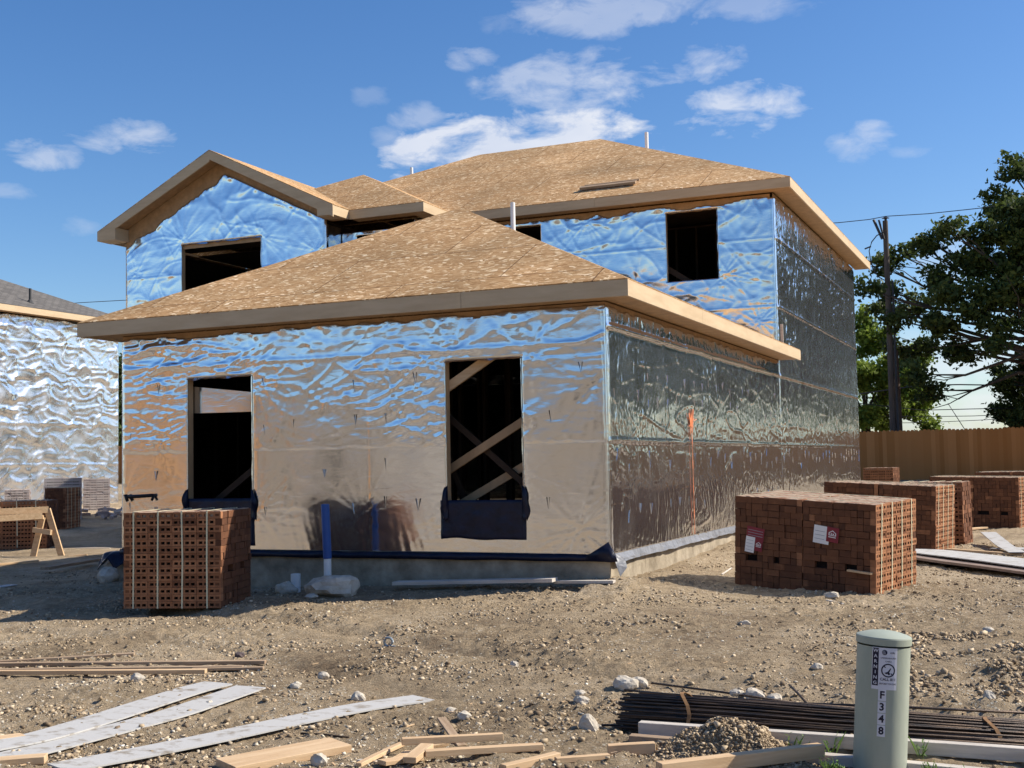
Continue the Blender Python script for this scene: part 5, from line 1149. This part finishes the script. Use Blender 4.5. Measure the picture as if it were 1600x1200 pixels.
rod((1234, 1084), (1262, 1110), .008, 'short rod poking up behind the bundle', za=.07, zb=.03); rod((940, 1136), (975, 1134), .007, 'short rod end sticking out left of the bundle'); rod((1240, 1106), (1640, 1126), .008, 'loose rod running behind the pedestal', za=.02, zb=.03)
rod((470, 1150), (545, 1156), .006, 'thin dark root lying below the long white plank', m=mat('dark_root', (.05, .035, .025), .9), za=.01, zb=.01)

# ------------------------------------------------------------------ cable pedestal
PED = mat('pedestal_green', (.315, .345, .27), .5, col2=(.375, .40, .32), vscale=7, spec=.4, stretch=(1, 1, .35), bump=.0008, bscale=30)
Nn_, Ln_, bb_ = nodes(PED)
PR = .127; pd = 6.05; pc = CAM+FW*pd+RT*(1366-800)/FPX*pd; pbz = -.52
ptop = on(1381.5, 996, 1, pc[1])[2]; HP = ptop-pbz+.012
ped = empty('cable_pedestal', (pc[0]-.0, pc[1], pbz), 'green round cable pedestal with a warning sticker and lettering', 'pedestal')
def lathe(prof, n=56):
    b_ = MB(); vs = []
    for (r_, z_) in prof:
        for j in range(n): t = 2*math.pi*j/n; vs.append((r_*math.cos(t), r_*math.sin(t), z_))
    k = len(prof); b_.add(vs, [(i*n+j, i*n+(j+1) % n, (i+1)*n+(j+1) % n, (i+1)*n+j) for i in range(k-1) for j in range(n)]); return b_
lathe([(PR*.99, -.1), (PR*.99, HP*.4), (PR*.99, HP-.045)]).build('body', PED, ped, smooth=True)
lb = lathe([(PR*.99, HP-.036), (PR*1.03, HP-.036)]); l2_ = lathe([(PR*1.03, HP-.036), (PR*1.035, HP-.006)]); l3_ = lathe([(PR*1.035, HP-.006), (PR*1.02, HP+.000)]); l4_ = lathe([(PR*1.02, HP+.000), (PR*.9, HP+.007), (PR*.6, HP+.018), (PR*.3, HP+.024), (.001, HP+.026)])
for q_ in (l2_, l3_, l4_): lb.add(q_.v[0], q_.f)
lb.build('lid', PED, ped, smooth=True)
# yaw that faces the camera
to_cam = math.atan2(CAM[1]-pc[1], CAM[0]-pc[0])
STK = mat('sticker_white', (.62, .62, .66), .5); KBL = mat('sticker_black', (.015, .013, .03), .5)
RS_ = PR*.99+.0006
def cyl(u, z, lift): t = to_cam+u/RS_; return ((RS_+lift)*math.cos(t), (RS_+lift)*math.sin(t), z)
def srect(b_, u0, z0, u1, z1, lift, mi, n=10):
    vs = []
    for i in range(n+1): u = u0+(u1-u0)*i/n; vs += [cyl(u, z0, lift), cyl(u, z1, lift)]
    b_.add(vs, [(2*i, 2*i+2, 2*i+3, 2*i+1) for i in range(n)], mi)
def text(b_, s, u, z, h, lift, mi, sx=1.0, bold=0.0):
    cu = bpy.data.curves.new('t', 'FONT'); cu.body = s; cu.size = 1; cu.align_x = 'CENTER'; cu.align_y = 'CENTER'; cu.offset = bold; cu.resolution_u = 3
    o = bpy.data.objects.new('t', cu); COL.objects.link(o); dg = bpy.context.evaluated_depsgraph_get(); me = o.evaluated_get(dg).to_mesh()
    V = [(v.co.x, v.co.y) for v in me.vertices]; F = [tuple(p_.vertices) for p_ in me.polygons]
    o.evaluated_get(dg).to_mesh_clear(); bpy.data.objects.remove(o); bpy.data.curves.remove(cu)
    if not V: return
    sc = h/.70; b_.add([cyl(u+x*sc*sx, z+y*sc, lift) for x, y in V], F, mi)
ppx = 1910.3/5.95          # px per metre at the pedestal face
def uu(px): return (px-1377.5)/ppx
zc0 = HP-.055
def zz(py): return HP-.021-(py-1004)/ppx
b = MB(); bu0, bu1 = uu(1360.5), uu(1398.5)
srect(b, bu0, zz(1075), bu1, zz(1011.5), .0006, 0); srect(b, bu0+.003, zz(1069.5), uu(1370.5), zz(1012.5), .0012, 1, 4)
for i, ch in enumerate('WARNING'): text(b, ch, (bu0+.003+uu(1370.5))/2, zz(1016.7+i*8.1), .0150, .0020, 0, 1.1, .02)
cg = (uu(1379), zz(1018.5)); n = 24
ring = [cyl(cg[0]+.0125*math.cos(t), cg[1]+.0125*math.sin(t), .0012) for t in np.linspace(0, 2*math.pi, n, endpoint=False)]; b.add(ring, [tuple(range(n))], 1)
for k in range(4): 
    zz_ = cg[1]+.007-k*.0046; w_ = math.sqrt(max(0, .0125**2-(zz_-cg[1])**2)); srect(b, cg[0]-w_*.9, zz_-.0007, cg[0]+w_*(.2+.12*k), zz_+.0007, .0018, 0, 3)
text(b, 'at&t', uu(1391), zz(1018.5), .010, .0014, 1, 1.0, .0)
text(b, 'UNDERGROUND', uu(1385), zz(1027), .0068, .0014, 1, .95, .012); text(b, 'CABLE', uu(1385), zz(1032), .0068, .0014, 1, 1.0, .012)
cs = (uu(1385), zz(1045.5)); ro, ri = .0325, .0265; n = 36; vs = []
for t in np.linspace(0, 2*math.pi, n, endpoint=False): vs += [cyl(cs[0]+ro*math.cos(t), cs[1]+ro*math.sin(t), .0014), cyl(cs[0]+ri*math.cos(t), cs[1]+ri*math.sin(t), .0014)]
b.add(vs, [(2*i, 2*((i+1) % n), 2*((i+1) % n)+1, 2*i+1) for i in range(n)], 1)
d_ = .0205; w_ = .0024; b.add([cyl(cs[0]-d_-w_*.7, cs[1]+d_-w_*.7, .0016), cyl(cs[0]-d_+w_*.7, cs[1]+d_+w_*.7, .0016), cyl(cs[0]+d_+w_*.7, cs[1]-d_+w_*.7, .0016), cyl(cs[0]+d_-w_*.7, cs[1]-d_-w_*.7, .0016)], [(0, 1, 2, 3)], 1)
b.add([cyl(cs[0]+x, cs[1]+y, .0015) for x, y in ((-.018, -.012), (-.002, -.006), (.010, .012), (.014, .010), (.004, -.010), (-.008, -.018))], [(0, 1, 2, 3, 4, 5)], 1)   # digging arm
b.add([cyl(cs[0]+.003+.006*math.cos(t), cs[1]-.015+.006*math.sin(t), .0017) for t in np.linspace(0, 2*math.pi, 12, endpoint=False)], [tuple(range(12))], 1)
text(b, 'CALL 811', uu(1385), zz(1059.3), .0125, .0014, 1, 1.0, .02); text(b, 'BEFORE YOU DIG', uu(1385), zz(1066), .0075, .0014, 1, .92, .015)
b.build('warning_sticker', [STK, KBL], ped)
for i, ch in enumerate('F348'):
    b = MB(); zc_ = zz(1083.5+18.0*i); ucc = uu(1377.2+.0*i); srect(b, ucc-.0185, zc_-.0265, ucc+.0185, zc_+.0265, .0006, 0, 5); text(b, ch, ucc, zc_, .034, .0014, 1, 1.0, .03)
    o = b.build('letter_sticker', [STK, KBL], ped); o['label'] = 'white sticker with the character '+ch
lean = .072
ped.rotation_mode = 'QUATERNION'
from mathutils import Quaternion
ped.rotation_quaternion = Quaternion(Vector((FW[0], FW[1], 0)).normalized(), lean)
ped.location = Vector((pc[0]-RT[0]*lean*HP*1.0, pc[1]-RT[1]*lean*HP, pbz))

# ------------------------------------------------------------------ weeds
def weed(px, py, h, n, seed, label):
    p = GP(px, py); p[2] = gh(p[0], p[1]); rg = np.random.default_rng(seed); b_ = MB()
    for i in range(n):
        a_ = rg.uniform(0, 6.28); ln = h*rg.uniform(.4, 1.0); lean_ = rg.uniform(.1, .7); d = np.array([math.cos(a_)*lean_, math.sin(a_)*lean_, 1]); d /= np.linalg.norm(d); s_ = np.array([-math.sin(a_), math.cos(a_), 0])
        c0 = p+rg.normal(0, .02, 3)*(1, 1, 0); w = rg.uniform(.0012, .003)
        m_ = c0+d*ln*.55; e_ = c0+d*ln+np.array([math.cos(a_), math.sin(a_), -.4])*ln*.15
        b_.add([c0-s_*w*.5, c0+s_*w*.5, m_+s_*w, e_, m_-s_*w], [(0, 1, 2, 3, 4)], 0, rg.random())
        if i % 2 == 0:
            for q in np.linspace(.35, .95, 6):
                cc = c0+d*ln*q; dd = rg.normal(0, 1, 3); dd /= np.linalg.norm(dd); l_2 = rg.uniform(.012, .03); s2_ = np.cross(dd, d); b_.add([cc, cc+dd*l_2*.5+s2_*.005, cc+dd*l_2, cc+dd*l_2*.5-s2_*.005], [(0, 1, 2, 3)], 0, rg.random())
    tag(recenter(b_.build('weed_plant', GRASS, tint=True)), label, 'weed', 'weeds around the pedestal')
weed(1300, 1216, .11, 34, 1, 'low green weed tuft left of the pedestal at the bottom edge'); weed(1245, 1180, .17, 5, 2, 'thin tall weed stem left of the pedestal in front of the timber'); weed(1297, 1178, .17, 5, 3, 'thin weed stem closest to the pedestal on its left')
weed(1455, 1224, .11, 40, 4, 'low green weed tuft right of the pedestal at the bottom edge'); weed(1438, 1188, .13, 5, 5, 'thin weed stem just right of the pedestal'); weed(1500, 1222, .08, 20, 6, 'small green weed sprout right of the larger tuft')

# ------------------------------------------------------------------ stones and clods
def scatter(name, n, smin, smax, mlist, seed, region, dens, kind_label, flat=.6, dist_pow=1.6):
    import bmesh
    rg = np.random.default_rng(seed); protos = []
    Q = np.array([(x, y, z) for x in (-1, 1) for y in (-1, 1) for z in (-1, 1)], float)*.62
    T3 = np.array([(0, 1, 3), (0, 3, 2), (4, 6, 7), (4, 7, 5), (0, 4, 5), (0, 5, 1), (2, 3, 7), (2, 7, 6), (0, 2, 6), (0, 6, 4), (1, 5, 7), (1, 7, 3)])
    for k in range(14): protos.append(((Q+rg.normal(0, .26, (8, 3)))*rg.uniform(.55, 1.25, (1, 3)), T3))
    x0, x1, y0, y1 = region; xs = []; 
    while len(xs) < n:
        x = rg.uniform(x0, x1, n*3); y = y0+(y1-y0)*rg.random(n*3)**dist_pow
        ok = rg.random(n*3) < dens(x, y); inside = (x < .1) & (x > -6.8) & (y > -.08); ok &= ~inside
        xs += list(zip(x[ok], y[ok]))
    P_ = np.array(xs[:n]); Z_ = gz(P_[:, 0], P_[:, 1])
    for mm_ in MOUNDS: Z_ = Z_+mound(P_[:, 0], P_[:, 1], *mm_)
    sz = smin*(smax/smin)**(rg.random(n)**2.6)
    VV = []; FF = []; TT = []; o_ = 0
    for i in range(n):
        V, F = protos[i % 14]; a_ = rg.uniform(0, 6.28); c_, s_ = math.cos(a_), math.sin(a_)
        W_ = V @ np.array([[c_, s_, 0], [-s_, c_, 0], [0, 0, flat]])*sz[i]; W_ = W_+np.array([P_[i, 0], P_[i, 1], Z_[i]+sz[i]*flat*.35]); VV.append(W_); FF.append(F+o_); o_ += len(V); TT += [rg.random()]*len(F)
    V = np.vstack(VV); F = np.vstack(FF); me = bpy.data.meshes.new(name); me.vertices.add(len(V)); me.vertices.foreach_set('co', V.ravel()); me.loops.add(F.size); me.loops.foreach_set('vertex_index', F.ravel().astype(np.int32)); me.polygons.add(len(F)); me.polygons.foreach_set('loop_start', np.arange(0, F.size, 3, dtype=np.int32)); me.materials.append(mlist); me.update(calc_edges=True)
    at_ = me.attributes.new('tint', 'FLOAT', 'FACE'); at_.data.foreach_set('value', TT)
    o = bpy.data.objects.new(name, me); COL.objects.link(o); return tag(o, kind_label, name.replace('_', ' '), kind='stuff')
def tint_mat(name, c1, c2, c3):
    m = mat(name, c1, .95, spec=.15); N, L, b_ = nodes(m); at_ = N.new('ShaderNodeAttribute'); at_.attribute_name = 'tint'; r = N.new('ShaderNodeValToRGB'); e = r.color_ramp.elements; e[0].color = (*c1, 1); e[1].color = (*c3, 1); k = e.new(.6); k.color = (*c2, 1)
    L.new(at_.outputs['Fac'], r.inputs[0]); L.new(r.outputs[0], b_.inputs['Base Color']); return m
GRAV = tint_mat('gravel_stone', (.36, .29, .20), (.54, .46, .34), (.80, .74, .62)); CLOD = tint_mat('dirt_clod', (.18, .13, .085), (.40, .305, .195), (.60, .48, .33))
def dens1(x, y): return np.clip(.16+2.2*(fbm(x*.8, y*1.1, 3, 61)), .03, 1)*(.35+.65*S((-y-1)/4))
def dens2(x, y): return np.clip(.25+2.0*(fbm(x*.9, y*1.3, 3, 81)), .05, 1)
scatter('gravel', 24000, .0030, .018, GRAV, 1, (-9, 6, -7.9, 8), dens1, 'pale limestone gravel scattered over the dirt', dist_pow=1.9)
scatter('dirt_clods', 60000, .0045, .023, CLOD, 2, (-9, 6, -7.9, 8), dens2, 'brown clods of dry dirt scattered over the ground', flat=.7, dist_pow=1.9)
scatter('dirt_clods', 15000, .003, .013, CLOD, 3, (2.15, 3.2, -6.4, -5.6), lambda x, y: np.exp(-(((x-2.72)/.42)**2+((y+5.98)/.26)**2)), 'dry clods covering the mound in front of the rebar', flat=.8, dist_pow=1)
scatter('dirt_clods', 5000, .005, .030, CLOD, 4, (3.0, 4.6, -4.2, -2.0), lambda x, y: np.clip(.3+1.5*fbm(x*1.5, y*1.5, 2, 5), 0, 1), 'rough dark clods on the right beside the pedestal', flat=.8, dist_pow=1)

# wood slivers and chips
rg_ = np.random.default_rng(71); b = MB()
for k in range(420):
    x, y = rg_.uniform(-5, 5), -7.6+6.8*rg_.random()**1.3; z = float(gz(x, y))+.006; a_ = rg_.uniform(0, 3.14); l_3 = rg_.uniform(.012, .07); w = rg_.uniform(.0015, .005)
    b.bar((x-math.cos(a_)*l_3/2, y-math.sin(a_)*l_3/2, z), (x+math.cos(a_)*l_3/2, y+math.sin(a_)*l_3/2, z+rg_.uniform(-.004, .01)), w*2, w)
tag(b.build('wood_slivers', LUMB), 'pale wood slivers and chips littering the dirt', 'wood slivers', kind='stuff')
